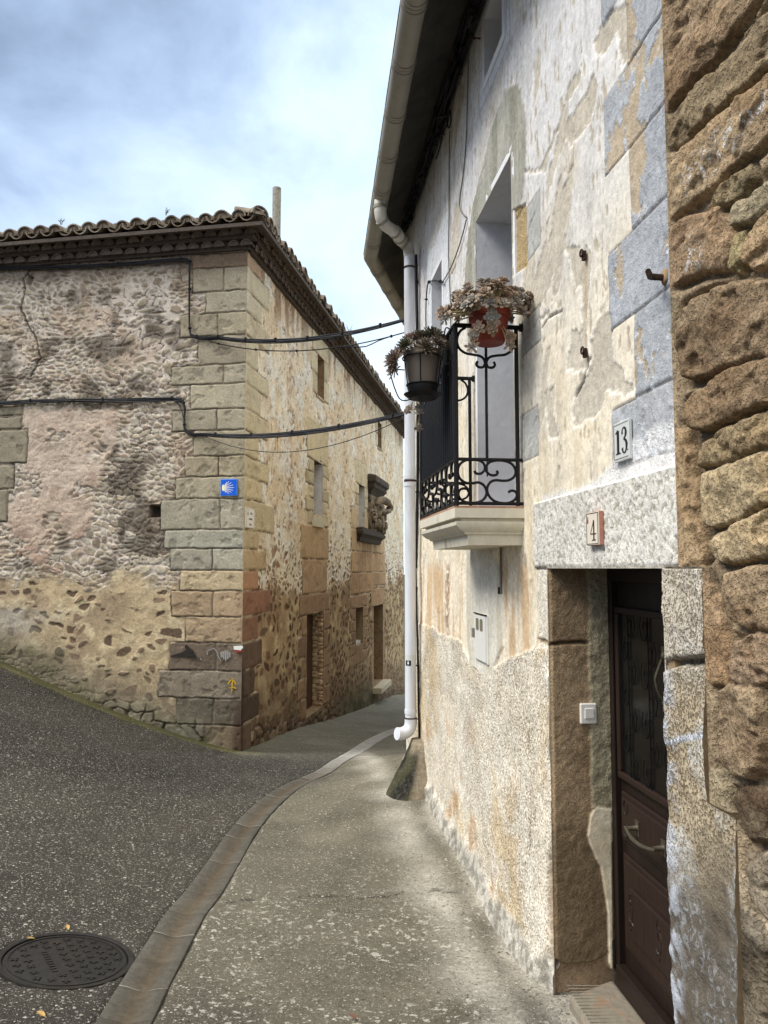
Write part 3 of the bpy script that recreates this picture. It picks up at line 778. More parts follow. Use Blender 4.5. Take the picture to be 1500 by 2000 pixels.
def field_A(s, z):
    g = gz(A.o[0] + A.d[0] * s, A.o[1] + A.d[1] * s); hg = z - g
    n = fbm(s * 1.6, z * 1.6, 111, 5); nf = fbm(s * 11, z * 14, 112, 4); nm = fbm(s * 4, z * 4, 119, 4)
    f1, ed, r1, r2 = rubble(s, z, .17, .10, 121)
    big = ss(2.9, 1.9, z + (n - .5) * 1.2)          # stones show more towards the bottom
    thr = .60 - .16 * ss(.4, .7, n) - .28 * big
    keep = ss(.28 + .5 * big, .2 + .5 * big, r2)
    st = ss(thr, thr + .09, ed + (nf - .5) * .3) * np.maximum(keep, ss(.62, .72, nm) * .7) * (.35 + .65 * big)
    lime = lerp(lin(252, 234, 198), lin(242, 214, 168), ss(.35, .7, n)); lime = lerp(lime, lin(254, 246, 226), ss(.52, .66, nm))
    sc = stone_col(r1, r2, [(168, 122, 76), (150, 106, 66), (186, 142, 92), (140, 104, 72)])
    col = lerp(lime, sc, st); disp = st * .012 * (r1 - .2) * 2 + (nm - .5) * .03 + (nf - .5) * .014
    holes = ss(.67, .73, fbm(s * 17, z * 11, 133, 3) + .12 * (n - .5)); disp -= holes * .02; col = lerp(col, lin(138, 98, 62), holes * .75 * (1 - st))
    # ochre lower band
    lo = ss(.12, -.12, z - 1.55 - (n - .5) * .7)
    f1c, edc, r1c, r2c = rubble(s, z, .2, .15, 151, .05)
    so = ss(.26, .38, edc + (nf - .5) * .2) * ss(.72, .64, r2c)
    oc = lerp(lin(196, 164, 110), lin(170, 134, 88), ss(.35, .65, n)); oc = lerp(oc, lin(216, 188, 132), ss(.54, .7, nm))
    cl = lerp(oc, stone_col(r1c, r2c, [(110, 80, 52), (126, 92, 60), (96, 70, 48), (140, 102, 66)]), so)
    col = lerp(col, cl, lo); disp = disp * (1 - lo) + lo * ((nm - .5) * .03 + so * (r1c - .4) * .035)
    # stained foot of the wall
    bn = hg + (n - .5) * .7
    bz = ss(1.3, .3, bn); col = lerp(col, lerp(lin(104, 80, 54), lin(130, 102, 70), nf), bz * .7)
    b2 = ss(.45, .1, hg + (nm - .5) * .3); sb = ss(.07, .16, edc); col = lerp(col, lerp(lin(66, 56, 42), stone_col(r1c, r2c, [(122, 100, 74), (104, 86, 64), (136, 116, 90)]), sb), b2 * .8); disp += b2 * sb * .03
    mo = ss(.75, .1, bn) * ss(5.2, 6.2, s) * ss(10.4, 9.6, s); col = lerp(col, lerp(lin(126, 116, 80), lin(84, 80, 42), ss(.4, .6, nm)), mo * .85)
    disp *= 1 - .7 * mo
    # rust and soot drips under the eaves
    dr = ss(.5, .62, fbm(s * 6, z * .7, 161, 3)) * ss(WT - .75, WT - .1, z + (n - .5) * .4); col = lerp(col, lin(160, 114, 76), dr * .8)
    # streak down the wall near the quoins
    k = np.exp(-((s - 2.1 - (nm - .5) * .5) / .14) ** 2) * ss(2.0, 3.0, z) * ss(.42, .6, nf); col = lerp(col, lin(176, 122, 76), k * .7)
    # ashlar
    allr = A_RECTS + SUR
    e, idx, ac = ashlar(s, z, allr); jt = ss(.0, .022, e)
    ac = ac * (.9 + .2 * nm)[:, None]; wear = ss(.58, .72, fbm(s * 6, z * 7, 171, 4)); ac = lerp(ac, ac * .75, wear * .6)
    pale = lerp(lin(206, 188, 150), lin(96, 74, 52), ss(.42, .56, nm)); ac = lerp(pale, ac, jt)
    m = ss(-.014, -.002, e)
    col = lerp(col, ac, m); disp = disp * (1 - m) + m * (.022 * jt - .004 + (nf - .5) * .008 - .008 * wear)
    # dark stain below the shield sill
    r = AO['shieldwin'][0]; k = ss(r[0] - .5, r[0], s) * ss(r[1] + 2.0, r[1] + 1.3, s) * ss(r[2] - 1.1, r[2] - .1, z) * (z < r[2]) * ss(.35, .6, fbm(s * 7, z * .8, 181, 3))
    col = lerp(col, lin(112, 76, 46), k * .8)
    k = np.exp(-((s - A.st(741, 1000)[0]) / .12) ** 2) * ss(2.2, 2.6, z) * ss(3.9, 3.3, z); col = lerp(col, lin(206, 142, 70), k * .7)
    wet = ss(.16, .02, s + (nm - .5) * .14) * ss(.9, .3, z + (n - .5) * .3); col = lerp(col, lin(64, 44, 34), wet * .8)
    # keep edges of openings flush
    near = np.full(s.shape, 9.)
    for r, d in AO.values():
        q = np.maximum(np.maximum(r[0] - s, s - r[1]), np.maximum(r[2] - z, z - r[3])); near = np.minimum(near, np.abs(q))
    disp = np.where(near < .02, .016, disp)
    fx = np.zeros(s.shape + (3,)); fx[:, 0] = .5 * (1 - m) + .1; fx[:, 1] = .85
    disp = np.where(s < .02, .014 + (disp - .014) * ss(-.012, .02, s), disp)
    return disp, col * .98, fx


S = snap(grade(-.014, 15.0, .014, .05), [r[0][0] for r in AO.values()] + [r[0][1] for r in AO.values()])
Z = snap(np.arange(-3.0, WT + .001, .019), [r[0][2] for r in AO.values()] + [r[0][3] for r in AO.values()])
hole = lambda s, z: np.any([(s > r[0]) & (s < r[1]) & (z > r[2]) & (z < r[3]) for r, d in AO.values()], axis=0)
aq = lambda s, z: np.any([(s < r[1]) & (z > r[2]) & (z < r[3]) for r in A_RECTS], axis=0)
sq = lambda s, z: np.any([(s > r[0]) & (s < r[1]) & (z > r[2]) & (z < r[3]) for r in SUR], axis=0)
HF_A = heightfield(A, S, Z, field_A, [(None, None, hole), ('quoin_stones', HOUSE, aq), ('dressed_surround', HOUSE, sq), ('alley_wall', HOUSE, lambda s, z: s > -9)], M['rubble'])


def recess(fr, r, depth, o, name, mats, parent, back=None):
    """box reveal: mats (near jamb, far jamb, head, sill, back)"""
    s0, s1, z0, z1 = r
    jb = MB()
    t = .05
    jb.fbox(fr, s0 - t, s0, z0 - t, z1 + t, -depth, o); a = jb.build('near_jamb', mats[0], parent)
    jb = MB(); jb.fbox(fr, s1, s1 + t, z0 - t, z1 + t, -depth, o); b = jb.build('far_jamb', mats[1], parent)
    jb = MB(); jb.fbox(fr, s0, s1, z1, z1 + t, -depth, o); jb.build('lintel_soffit', mats[2], parent)
    jb = MB(); jb.fbox(fr, s0, s1, z0 - t, z0, -depth, o); jb.build('sill', mats[3], parent)
    jb = MB(); jb.fbox(fr, s0 - t, s1 + t, z0 - t, z1 + t, -depth - .04, -depth); return jb.build(name, mats[4], parent)


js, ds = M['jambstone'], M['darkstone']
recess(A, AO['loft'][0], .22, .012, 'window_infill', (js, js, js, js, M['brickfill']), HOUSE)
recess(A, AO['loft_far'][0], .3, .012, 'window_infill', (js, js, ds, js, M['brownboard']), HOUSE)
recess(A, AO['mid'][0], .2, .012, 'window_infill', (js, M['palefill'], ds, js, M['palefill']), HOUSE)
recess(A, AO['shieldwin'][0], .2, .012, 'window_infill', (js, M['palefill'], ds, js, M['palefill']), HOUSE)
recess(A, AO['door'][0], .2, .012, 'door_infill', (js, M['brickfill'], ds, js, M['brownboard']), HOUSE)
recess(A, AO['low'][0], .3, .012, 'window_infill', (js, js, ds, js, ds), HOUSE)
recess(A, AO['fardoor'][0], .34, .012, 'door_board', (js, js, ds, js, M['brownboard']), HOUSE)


def rough_blob(mb, fr, s0, s1, z0, z1, o0, o1, seed, n=7):
    """irregular rounded stone as a displaced superellipsoid"""
    rn = random.Random(seed); V, Fs = [], []
    cs, cz, co = (s0 + s1) / 2, (z0 + z1) / 2, (o0 + o1) / 2; a, b, c = (s1 - s0) / 2, (z1 - z0) / 2, (o1 - o0) / 2
    nu, nv = 2 * n, n
    f = lambda x: math.copysign(abs(x) ** .55, x)
    for i in range(nv + 1):
        ph = -math.pi / 2 + math.pi * i / nv
        for j in range(nu):
            th = 2 * math.pi * j / nu; k = 1 + rn.uniform(-.06, .06)
            V.append(fr.p(cs + a * k * f(math.cos(ph)) * f(math.cos(th)), cz + b * k * f(math.sin(ph)), co + c * k * f(math.cos(ph)) * f(math.sin(th))))
    for i in range(nv):
        for j in range(nu):
            Fs.append((i * nu + j, i * nu + (j + 1) % nu, (i + 1) * nu + (j + 1) % nu, (i + 1) * nu + j))
    mb.add(V, Fs)


# rubble core showing at the far jamb of the blocked doorway
r = AO['door'][0]; mb = MB(); z = r[2]; k = 0
while z < r[3] - .05:
    h = random.uniform(.05, .12); w_ = random.uniform(.06, .15)
    rough_blob(mb, A, r[1] - random.uniform(.02, .07), r[1] + .03, z, z + h - .006, -w_, .004, k, 6); rough_blob(mb, A, r[1] - random.uniform(.0, .05), r[1] + .03, z + .02, z + h + .02, -.21, -w_ + .01, k + 300, 6); z += h; k += 1
mb.build('broken_jamb', M['rubcore'], HOUSE, smooth=180)
r = AO['low'][0]; mb = MB(); mb.fbox(A, r[0] + .01, r[1] - .01, r[2] - .02, r[2] + .07, -.28, -.04); mb.build('sill_block', M['palefill'], HOUSE, bevel=.01)
r = AO['fardoor'][0]; mb = MB(); mb.fbox(A, r[0] - .1, r[1] + .08, r[2] - .16, r[2] - .002, -.1, .24); mb.build('door_threshold', M['ochrestep'], HOUSE, bevel=.015)
r = AO['mid'][0]; mb = MB(); mb.fbox(A, r[0] - .12, r[1] + .02, r[2] - .24, r[2] - .05, 0, .05); mb.build('window_sill', M['ochrestep'], HOUSE, bevel=.01)
# moulded dark sill running under window and coat of arms
r = AO['shieldwin'][0]; SH0, SH1 = A.st(718, 1000)[0], A.st(744, 1000)[0]


def moulding(fr, s0, s1, prof, name, mat, parent, smooth=30):
    """profile (out,z) swept along s with returned (mitred) ends"""
    mb = MB(); n = len(prof); V = []
    for o, z in prof: V += [fr.p(s0 + (prof[0][0] - o if 0 else (max(p[0] for p in prof) - o)), z, -.02), fr.p(s0 + (max(p[0] for p in prof) - o), z, o), fr.p(s1 - (max(p[0] for p in prof) - o), z, o), fr.p(s1 - (max(p[0] for p in prof) - o), z, -.02)]
    Fs = [(i * 4 + k, i * 4 + k + 1, i * 4 + 4 + k + 1, i * 4 + 4 + k) for i in range(n - 1) for k in range(3)]
    Fs += [(0, 1, 2, 3), tuple((n - 1) * 4 + k for k in (3, 2, 1, 0))]
    mb.add(V, Fs); return mb.build(name, mat, parent, smooth=smooth)


zs = r[2]
moulding(A, r[0] - .3, SH1 - .35, [(.05, zs - .34), (.08, zs - .30), (.09, zs - .24), (.14, zs - .18), (.19, zs - .16), (.19, zs - .09), (.16, zs - .07), (.16, zs - .01)], 'moulded_sill', M['darkstone'], HOUSE)
# coat of arms: hood, carved panel of scrolls and leaves
hz0 = A.st(718, 958)[1]; hz1 = A.st(718, 924)[1]
ARMS_W = SH1 - SH0
moulding(A, SH0 - .1, SH1 - .05, [(.05, hz0 - .18), (.07, hz0 - .1), (.1, hz0), (.14, hz0 + .06), (.18, hz0 + .10), (.18, hz0 + .19), (.24, hz0 + .23), (.24, hz1 - .10), (.22, hz1 - .05), (.05, hz1)], 'arms_hood', M['darkstone'], HOUSE)
mb = MB(); mb.fbox(A, SH0, SH1, zs - .05, hz0 - .1, 0.0, .1); arms = mb.build('coat_of_arms', M['carved'], HOUSE, bevel=.02)
zt = hz0 - .15; zb_ = zs + .02; H = zt - zb_; rn = random.Random(5)
mb = MB()
for k in range(30):
    a = rn.uniform(.03, .97); b = rn.uniform(.02, .6); w = rn.uniform(.1, .22)
    P = []
    for q in range(9):
        th = q * .62 + rn.random() * .1 + k; rr = .03 + .016 * q
        P.append(A.p(SH0 + ARMS_W * a + rr * math.cos(th), zb_ + H * b + rr * 1.1 * math.sin(th), .12 + .05 * math.sin(q * .4)))
    mb.tube(smooth_path(P, 3), [.05 - .0012 * i for i in range(25)], 6)
for k, (a, b, c) in enumerate(((.5, .28, .2), (.28, .52, .12), (.7, .5, .12), (.5, .62, .13), (.25, .2, .12), (.78, .2, .12))):
    rough_blob(mb, A, SH0 + ARMS_W * a - c * .8, SH0 + ARMS_W * a + c * .8, zb_ + H * b - c, zb_ + H * b + c, .04, .26, k + 50, 7)
mb.build('carved_leaf', M['carved'], arms, smooth=180)
mb = MB()     # helmet with plume curling forwards above the shield
P = [A.p(SH0 + ARMS_W * a, zb_ + H * b, o) for a, b, o in ((.25, .66, .12), (.22, .8, .16), (.3, .93, .2), (.5, .98, .26), (.72, .93, .3), (.85, .82, .33), (.86, .74, .3))]
mb.tube(smooth_path(P, 5), [.085] * 10 + [.1] * 10 + [.07] * 11, 8)
P = [A.p(SH0 + ARMS_W * a, zb_ + H * b, o) for a, b, o in ((.3, .7, .1), (.4, .62, .2), (.62, .64, .27), (.8, .7, .3), (.78, .8, .28))]
mb.tube(smooth_path(P, 5), .07, 8)
mb.build('carved_helmet', M['carved'], arms, smooth=180)

# ---------------------------------------------------------------- cornice and roof
def arch_tile(mb, c, ax, rt, length, r0, r1, th=.014, seg=8, plug=None, rise=0.0, flip=False):
    """half-round tile: centre c, axis dir ax (from mouth inwards), rt sideways"""
    c, ax, rt = Vector(c), Vector(ax), Vector(rt); up = Vector((0, 0, -1 if flip else 1)); V = []
    for q, rr in ((0, r0), (1, r1)):
        o = c + ax * (length * q) + Vector((0, 0, rise * q))
        for rad in (rr, rr - th):
            for k in range(seg + 1):
                a = math.pi * k / seg; V.append(o + rt * (math.cos(a) * rad) + up * (math.sin(a) * rad))
    n = seg + 1; Fs = []
    for k in range(seg):
        Fs += [(k, k + 1, 2 * n + k + 1, 2 * n + k), (n + k + 1, n + k, 3 * n + k, 3 * n + k + 1), (k + 1, k, n + k, n + k + 1)]
    mb.add(V, Fs)
    if plug is not None:
        o = c + ax * plug; V = [o + rt * (math.cos(math.pi * k / seg) * (r0 - th)) + up * (math.sin(math.pi * k / seg) * (r0 - th) * .98) for k in range(n)]
        mb.add(V, [tuple(range(n))])


def cornice_run(fr, s0, s1, name_seed, ends):
    rn = random.Random(name_seed); mt, mm = MB(), MB(); nV = Vector((fr.n[0], fr.n[1], 0)); dV = Vector((fr.d[0], fr.d[1], 0))
    z = WT
    fl = lambda z0, z1, o: mm.fbox(fr, s0 - (o if ends else 0), s1, z0, z1, -.05, o)
    fl(z, z + .03, .05)
    for tier, (zz, o) in enumerate(((z + .03, .12), (z + .145, .215))):
        s = s0 - (o if ends else -.02) + .1
        mm.fbox(fr, s0 - (o - .07 if ends else 0), s1, zz, zz + .085, -.05, o - .06)
        while s < s1:
            j = rn.uniform(-.012, .012); rr = .084 * rn.uniform(.93, 1.05)
            arch_tile(mt, Vector(fr.p(s + j, zz + rn.uniform(0, .008), o + rn.uniform(-.012, .012))), -nV, dV, .2, rr, rr * .92, .016, 7, plug=.018 if rn.random() > .06 else .14)
            s += .19
        fl(zz + .087, zz + .115, o + .02)
    return mt, mm


for fr, s0, s1, sd, ends in ((L, 0, 7.5, 3, True), (A, 0, 15.2, 4, False)):
    mt, mm = cornice_run(fr, s0, s1, sd, ends)
    c = mm.build('cornice', M['eavemortar'], HOUSE); mt.build('cornice_tile', M['eave'], c, smooth=40)
ZE = WT + .27; EO = .33; SLOPE = math.tan(math.radians(16)); roofmb = MB()


def roof_run(fr, s0, s1, seed, nt=6, pitch=.245):
    rn = random.Random(seed); nV = Vector((fr.n[0], fr.n[1], 0)); dV = Vector((fr.d[0], fr.d[1], 0)); s = s0 - EO + .1
    while s < s1:
        for q in range(nt):
            back = q * .34
            if EO - back < 0 and s < s0 + (back - EO) + .06: break
            if EO - back >= 0 and s < s0 - (EO - back) - .02: break
            j = rn.uniform(-.014, .014); o = EO - back + rn.uniform(-.03, .03); zz = ZE + back * SLOPE
            ax = (-nV + Vector((0, 0, SLOPE))).normalized() + dV * rn.uniform(-.03, .03)
            arch_tile(roofmb, Vector(fr.p(s + j, zz + .055 + rn.uniform(-.006, .012), o)), ax, dV, .43, .112 * rn.uniform(.92, 1.06), .092, .018, 8, rise=-.012, plug=.03 if q == 0 else None)
            if q < 2: arch_tile(roofmb, Vector(fr.p(s + pitch / 2 + j, zz + .10, o - .01)), ax, dV, .43, .105, .095, .016, 6, flip=True, rise=-.01)
        s += pitch * rn.uniform(.97, 1.03)


roof_root = MB()
hip_in = 3.2
c0 = Vector(L.p(-EO, 0, EO)); dA_, dL_ = Vector((A.d[0], A.d[1], 0)), Vector((L.d[0], L.d[1], 0))
P0 = c0.copy(); P0.z = ZE - .03
def rp(a, l, lift=0): v = P0 + dA_ * a + dL_ * l; v.z = ZE - .03 + min(a, l) * SLOPE + lift; return v
q = [rp(0, 0), rp(0, 8), rp(hip_in, 8), rp(hip_in, hip_in), rp(0, 0), rp(hip_in, hip_in), rp(15.7, hip_in), rp(15.7, 0)]
roof_root.add([v for v in q] + [v - Vector((0, 0, .05)) for v in q], [(0, 1, 2, 3), (4, 5, 6, 7), (8, 11, 10, 9), (12, 15, 14, 13), (0, 8, 9, 1), (12, 4, 7, 15)])
roof = roof_root.build('roof', M['eavemortar'], HOUSE, recalc=False)
roof_run(L, 0, 7.5, 11); roof_run(A, 0, 15, 12)
hd = (dA_ + dL_).normalized(); hr = Vector((-hd.y, hd.x, 0))
for k in range(9):
    b = rp(.04 + k * .26, .04 + k * .26, .10)
    arch_tile(roofmb, b, (hd + Vector((0, 0, SLOPE / math.sqrt(2)))).normalized(), hr, .45, .125, .105, .018, 9, plug=.02, rise=.015)
roofmb.build('roof_tile', M['tile'], roof, smooth=40)
mb = MB(); pc = (-1.946, 13.0); mb.lathe([(.074, 6.4), (.078, 8.78), (.07, 8.785), (.058, 8.78), (.058, 6.4)], (pc[0], pc[1], 0), 20); mb.build('flue_pipe', M['chim'], roof, smooth=40)
# ================================================================ RIGHT-HAND HOUSES
CORN = 7.95; RT = 5.66
_cp = R.p(CORN, 0)
B = Frame(_cp[:2], (.2195, .9756), (-.9756, .2195))
_bp = R.p(2.17, 0)
WH = empty('white_house', R.p(4.5, 0), 'flaking white plaster house with balcony and dark door marked 4', 'house')
RS = empty('rubble_house', R.p(1.2, .1), 'brown rubble stone house at the right edge with deep mortar joints', 'house')
DS0, DS1, DZ0, DZ1 = R.st(1297, 1117)[0], R.st(1071, 1117)[0], R.st(1120, 1925)[1], CAMZ
BW = (R.st(1001, 420)[0], R.st(931, 434)[0], R.st(1020, 995)[1], R.st(931, 434)[1])       # balcony door
W2a = R.st(948, 155); W2b = R.st(982, 70); W2 = (W2b[0], W2a[0], W2a[1], RT - .22)
W3a = R.st(844, 549); W3b = R.st(864, 549); W3 = (W3b[0], W3a[0], W3a[1] - .75, W3a[1])
RO = dict(door=(DS0, DS1, -1.0, DZ1), balcony=BW, upper=W2, far=W3)
LINT = (R.st(1327, 1060)[0], R.st(1046, 1060)[0], DZ1, R.st(1046, 985)[1])


def qz(x, y): return R.st(1000 + x / 2.222, y / 2.222)
QJ = [qz(410, 420)[1], qz(418, 755)[1], qz(430, 1090)[1], qz(428, 1435)[1], qz(430, 1780)[1]]
QJ = [qz(400, 105)[1]] + QJ
QW, QN = R.st(1190, 600)[0], R.st(1237, 600)[0]


def bnd(z): return np.where(z > DZ1 + .005, 2.165, np.where(z > DZ1 - .66, 2.03, 1.9))


PATCH = [R.poly([(1000 + a / 2.222, b / 2.222) for a, b in P]) for P in (
    [(350, 190), (400, 100), (440, 60), (505, 0), (512, 250), (475, 305), (450, 150), (420, 210), (360, 265)],
    [(210, 600), (240, 530), (300, 430), (355, 320), (368, 390), (345, 520), (250, 645)], [(225, 460), (250, 350), (300, 280), (290, 350), (240, 450)],
    [(220, 1045), (280, 1075), (335, 1062), (352, 1070), (340, 1200), (318, 1420), (325, 1600), (300, 1605), (302, 1250), (270, 1255), (250, 1150)],
    [(258, 1440), (300, 1420), (300, 1600), (240, 1605)], [(330, 1500), (350, 1420), (425, 1340), (430, 1450), (440, 1560), (480, 1620), (540, 1710), (460, 1715), (405, 1700), (370, 1800), (262, 1850), (270, 1700), (330, 1600)],
    [(60, 740), (130, 720), (200, 530), (205, 560), (170, 650), (150, 742), (60, 757)], [(90, 480), (110, 400), (130, 260), (115, 200), (120, 120), (105, 260), (95, 380)],
    [(140, 1740), (190, 1660), (180, 1800), (205, 1900), (160, 1910)], [(90, 1400), (150, 1350), (215, 1348), (160, 1375)])]
CEM = R.poly([(916, 690), (907, 560), (913, 470), (925, 400), (945, 320), (960, 250), (985, 175), (1012, 165), (1027, 200), (1029, 330), (1018, 410), (1004, 425), (1004, 640)])
OCH = R.poly([(1003, 412), (1028, 395), (1029, 520), (1004, 540)])


def field_R(s, z):
    px_, py_ = R.o[0] + R.d[0] * s, R.o[1] + R.d[1] * s; g = gz(px_, py_); hg = z - g
    n = fbm(s * 1.7, z * 1.7, 211, 5); nm = fbm(s * 5, z * 5, 212, 4); nf = fbm(s * 22, z * 22, 213, 4); ns = fbm(s * 9, z * 1.1, 214, 4)
    nd = fbm((s + z * .6) * 3, (z - s * .5) * 1.1, 219, 4)
    # plaster
    col = lerp(lin(224, 221, 214), lin(212, 208, 200), n); warm = ss(3.9, 2.2, z + (n - .5) * 1.3); col = lerp(col, lin(232, 219, 190), warm * .85)
    col = lerp(col, lin(216, 217, 222), ss(3.2, 4.6, z + (n - .5)) * .6)
    disp = (n - .5) * .018 + (nm - .5) * .006; pitm = np.full(s.shape, .08); flake = np.zeros(s.shape); bump = np.full(s.shape, .32)
    st = ss(.58, .72, ns); col = lerp(col, lin(214, 196, 160), st * ss(3.3, 2.2, z) * .55)
    drip = ss(.52, .74, fbm(s * 15, z * .9, 216, 4)); col = col * (1 - .16 * drip)[:, None]; blot = ss(.5, .75, fbm(s * 2.4 + 7, z * 2.4, 217, 5)); col = lerp(col, col * np.array([.93, .87, .76]), blot * .8)
    spk = ss(.70, .73, fbm(s * 30, z * 11, 218, 3) + .10 * (nm - .5)); col = lerp(col, lin(178, 164, 138), spk * .8); disp -= spk * .003
    # random peeling between the bigger patches
    pe = np.maximum(ss(.665, .675, nd + (nf - .5) * .06) * ss(2.4, 3.0, s), 0)
    pd = np.full(s.shape, -9.)
    nq = fbm(s * 60, z * 45, 221, 3)
    for P in PATCH: pd = np.maximum(pd, sdp(s + (nm - .5) * .07, z + (nf - .5) * .06, P))
    pd = pd + (nq - .5) * .03
    pe = np.maximum(pe, ss(-.002, .004, pd)); rim = ss(-.014, -.004, pd) * (1 - pe)
    pc = lerp(lin(206, 197, 178), lin(188, 178, 160), nm)
    col = lerp(col, pc, pe); disp -= pe * .006; col = lerp(col, lin(242, 240, 234), rim * .5); bump = np.where(pe > .5, .5, bump)
    # grey cement around the balcony door, with a raw patch
    dC = sdp(s + (nm - .5) * .09, z + (nf - .5) * .05, CEM); c = ss(-.004, .006, dC)
    col = lerp(col, lerp(lin(182, 180, 168), lin(156, 154, 138), ss(.4, .7, ns)), c); disp += c * .006; bump = bump + c * .3
    c = ss(-.003, .006, sdp(s + (nm - .5) * .03, z, OCH)); col = lerp(col, lin(186, 160, 108), c); disp -= c * .012; bump += c * .5; pitm += c * .4
    # painted window bands
    for (r, w, cc) in ((W2, .13, (214, 218, 226)), (W3, .3, (216, 220, 224))):
        q = np.maximum(np.maximum(r[0] - s, s - r[1]), np.maximum(r[2] - z, z - r[3])); c = ss(w + .004, w - .004, q) * (q > 0)
        col = lerp(col, lin(*cc), c * .9); ln = ss(.006, .001, np.abs(q - w)); col = lerp(col, lin(140, 140, 140), ln * .6)
    # false grey quoins beside balcony door
    for (y0, y1, a, b) in ((368, 512, 1029, 1055), (592, 700, 1017, 1055), (790, 905, 1017, 1052)):
        sa, sb = R.st(b, .5 * (y0 + y1))[0], R.st(a, .5 * (y0 + y1))[0]; z1, z0 = R.st(b, y0)[1], R.st(b, y1 - (1055 - b))[1]
        z0 = R.st(a, y1)[1]
        q = np.minimum(np.minimum(s - sa, sb - s), np.minimum(z - z0, z1 - z)); c = ss(-.002, .003, q + (nf - .5) * .01)
        col = lerp(col, lerp(lin(184, 186, 184), lin(170, 168, 158), nm), c); ln = ss(.007, .002, np.abs(q)); col = lerp(col, lin(120, 114, 104), ln * .6); disp -= ln * .004
    # blue-grey painted quoin column next to the rubble wall
    ed = np.where(z > QJ[0], QW, np.where(z > QJ[1], QN, np.where(z > QJ[2], QW, np.where(z > QJ[3], QN, np.where(z > QJ[4], QW, np.where(z > QJ[5], QN, QW))))))
    lt = R.st(1200, 905)[1]
    q = (ed - s); c = ss(-.003, .003, q + (nf - .5) * .008) * (z > lt - .02)
    blue = lerp(lin(180, 184, 189), lin(160, 166, 174), nm); pk = ss(.53, .56, fbm(s * 7 + 3, z * 3.6, 231, 6, .62) + .10 * np.cos((s - QN) * 9) - .02)
    bc = lerp(blue, lin(186, 168, 140), pk); _f = fbm(s * 7 + 3, z * 3.6, 231, 6, .62) + .10 * np.cos((s - QN) * 9) - .02; flake = np.maximum(flake, c * ss(.50, .54, _f) * ss(.60, .55, _f) * .95)
    low = ss(QJ[5] + .02, QJ[5] - .02, z); bc = lerp(bc, lerp(lin(184, 187, 192), lin(168, 171, 174), nm), low)
    col = lerp(col, bc, c); disp += c * .004 * (1 - pk); bump += c * .5
    jn = np.full(s.shape, 9.)
    for zz in QJ[1:]: jn = np.minimum(jn, np.abs(z - zz + (nf - .5) * .004))
    k = ss(.008, .003, jn) * (q > -.004) * (z > lt); col = lerp(col, lin(96, 90, 84), k * .75); disp -= k * .006
    k = ss(.006, .002, np.abs(q)) * (z > lt); col = lerp(col, lin(130, 124, 112), k * .6)
    # white rough band joining quoin and lintel
    wl = ss(-.02, .02, LINT[3] + .13 + (n - .5) * .12 - .10 * ss(QN, QW + .25, s) - z) * (s < R.st(1060, 1000)[0]) * (z > DZ1)
    col = lerp(col, lin(238, 238, 238), wl * .8); bump += wl * .4; pitm += wl * .12
    # roughcast lower storey
    rt = np.interp(s, [R.st(1040, 1300)[0], R.st(930, 1300)[0], R.st(900, 1250)[0], R.st(815, 1215)[0]], [R.st(1040, 1262)[1], R.st(930, 1310)[1], R.st(900, 1252)[1], R.st(818, 1216)[1]])
    rc = ss(.012, -.012, z - rt - (n - .5) * .10 + (nf - .5) * .03) * (s > DS1 - .02)
    rcc = lerp(lin(240, 230, 208), lin(226, 206, 168), ss(.45, .66, n)); rcc = lerp(rcc, lin(242, 236, 222), ss(.5, .62, nm) * .6)
    rcc = lerp(rcc, lin(206, 160, 100), ss(.62, .74, fbm(s * 3, z * 2.4, 251, 4)) * ss(1.2, .3, hg) * .8)
    col = lerp(col, rcc, rc); pitm = pitm * (1 - rc) + rc * .9; bump = bump * (1 - rc) + rc * .9; disp += rc * (.010 + (nf - .5) * .008)
    # ochre run-off zone below the balcony
    ob = ss(DZ1 + .1, DZ1 - .05, z) * (1 - rc) * (s > DS1 + .3); st = ss(.5, .66, fbm(s * 8 + 5, z * .9, 261, 4))
    col = lerp(col, lerp(lin(236, 222, 196), lin(204, 168, 120), st), ob * .85)
    k = np.exp(-((s - R.st(873, 1150)[0] - (nm - .5) * .25) / .09) ** 2) * ob * ss(.4, .6, nf + .1 * nm); col = lerp(col, lin(150, 108, 72), k * .8); disp -= k * .006
    # smooth grey patch round the meter cabinet
    P = R.poly([(912, 1066), (952, 1060), (982, 1120), (986, 1180), (984, 1262), (966, 1300), (952, 1322), (920, 1300), (912, 1240)]); c = ss(-.004, .01, sdp(s + (nm - .5) * .06, z, P))
    col = lerp(col, lerp(lin(218, 214, 200), lin(200, 192, 170), ss(.4, .7, ns)), c); pitm *= 1 - .9 * c; bump = bump * (1 - c) + .3 * c; disp = disp * (1 - c) + .008 * c
    # lintel stone & jamb face to its left
    q = np.minimum(np.minimum(s - LINT[0], LINT[1] - s), np.minimum(z - LINT[2], LINT[3] - z)); c = ss(-.004, .004, q)
    pk = ss(.55, .68, fbm((s + z * .7) * 50, (z - s * .7) * 85, 271, 2)); col = lerp(col, lerp(lin(222, 219, 210), lin(180, 174, 158), pk), c); disp = np.where(c > .5, .012 - .003 * pk + (nm - .5) * .008, disp); bump = np.where(c > .5, .6, bump); pitm = np.where(c > .5, .3, pitm)
    ln = ss(.009, .003, np.abs(q)) * (z < DZ1 + .1); col = lerp(col, lin(150, 140, 124), ln * .5); disp -= ln * .008
    fj = (s > DS1) & (s < DS1 + .17) & (z < DZ1); c = fj * ss(DS1 + .17, DS1 + .15, s + (nf - .5) * .02)
    col = lerp(col, lerp(lin(238, 234, 222), lin(226, 214, 190), n), c * (1 - rc)); pitm = np.where(c > .5, np.maximum(pitm, .5), pitm); bump = np.where(c > .5, .8, bump)
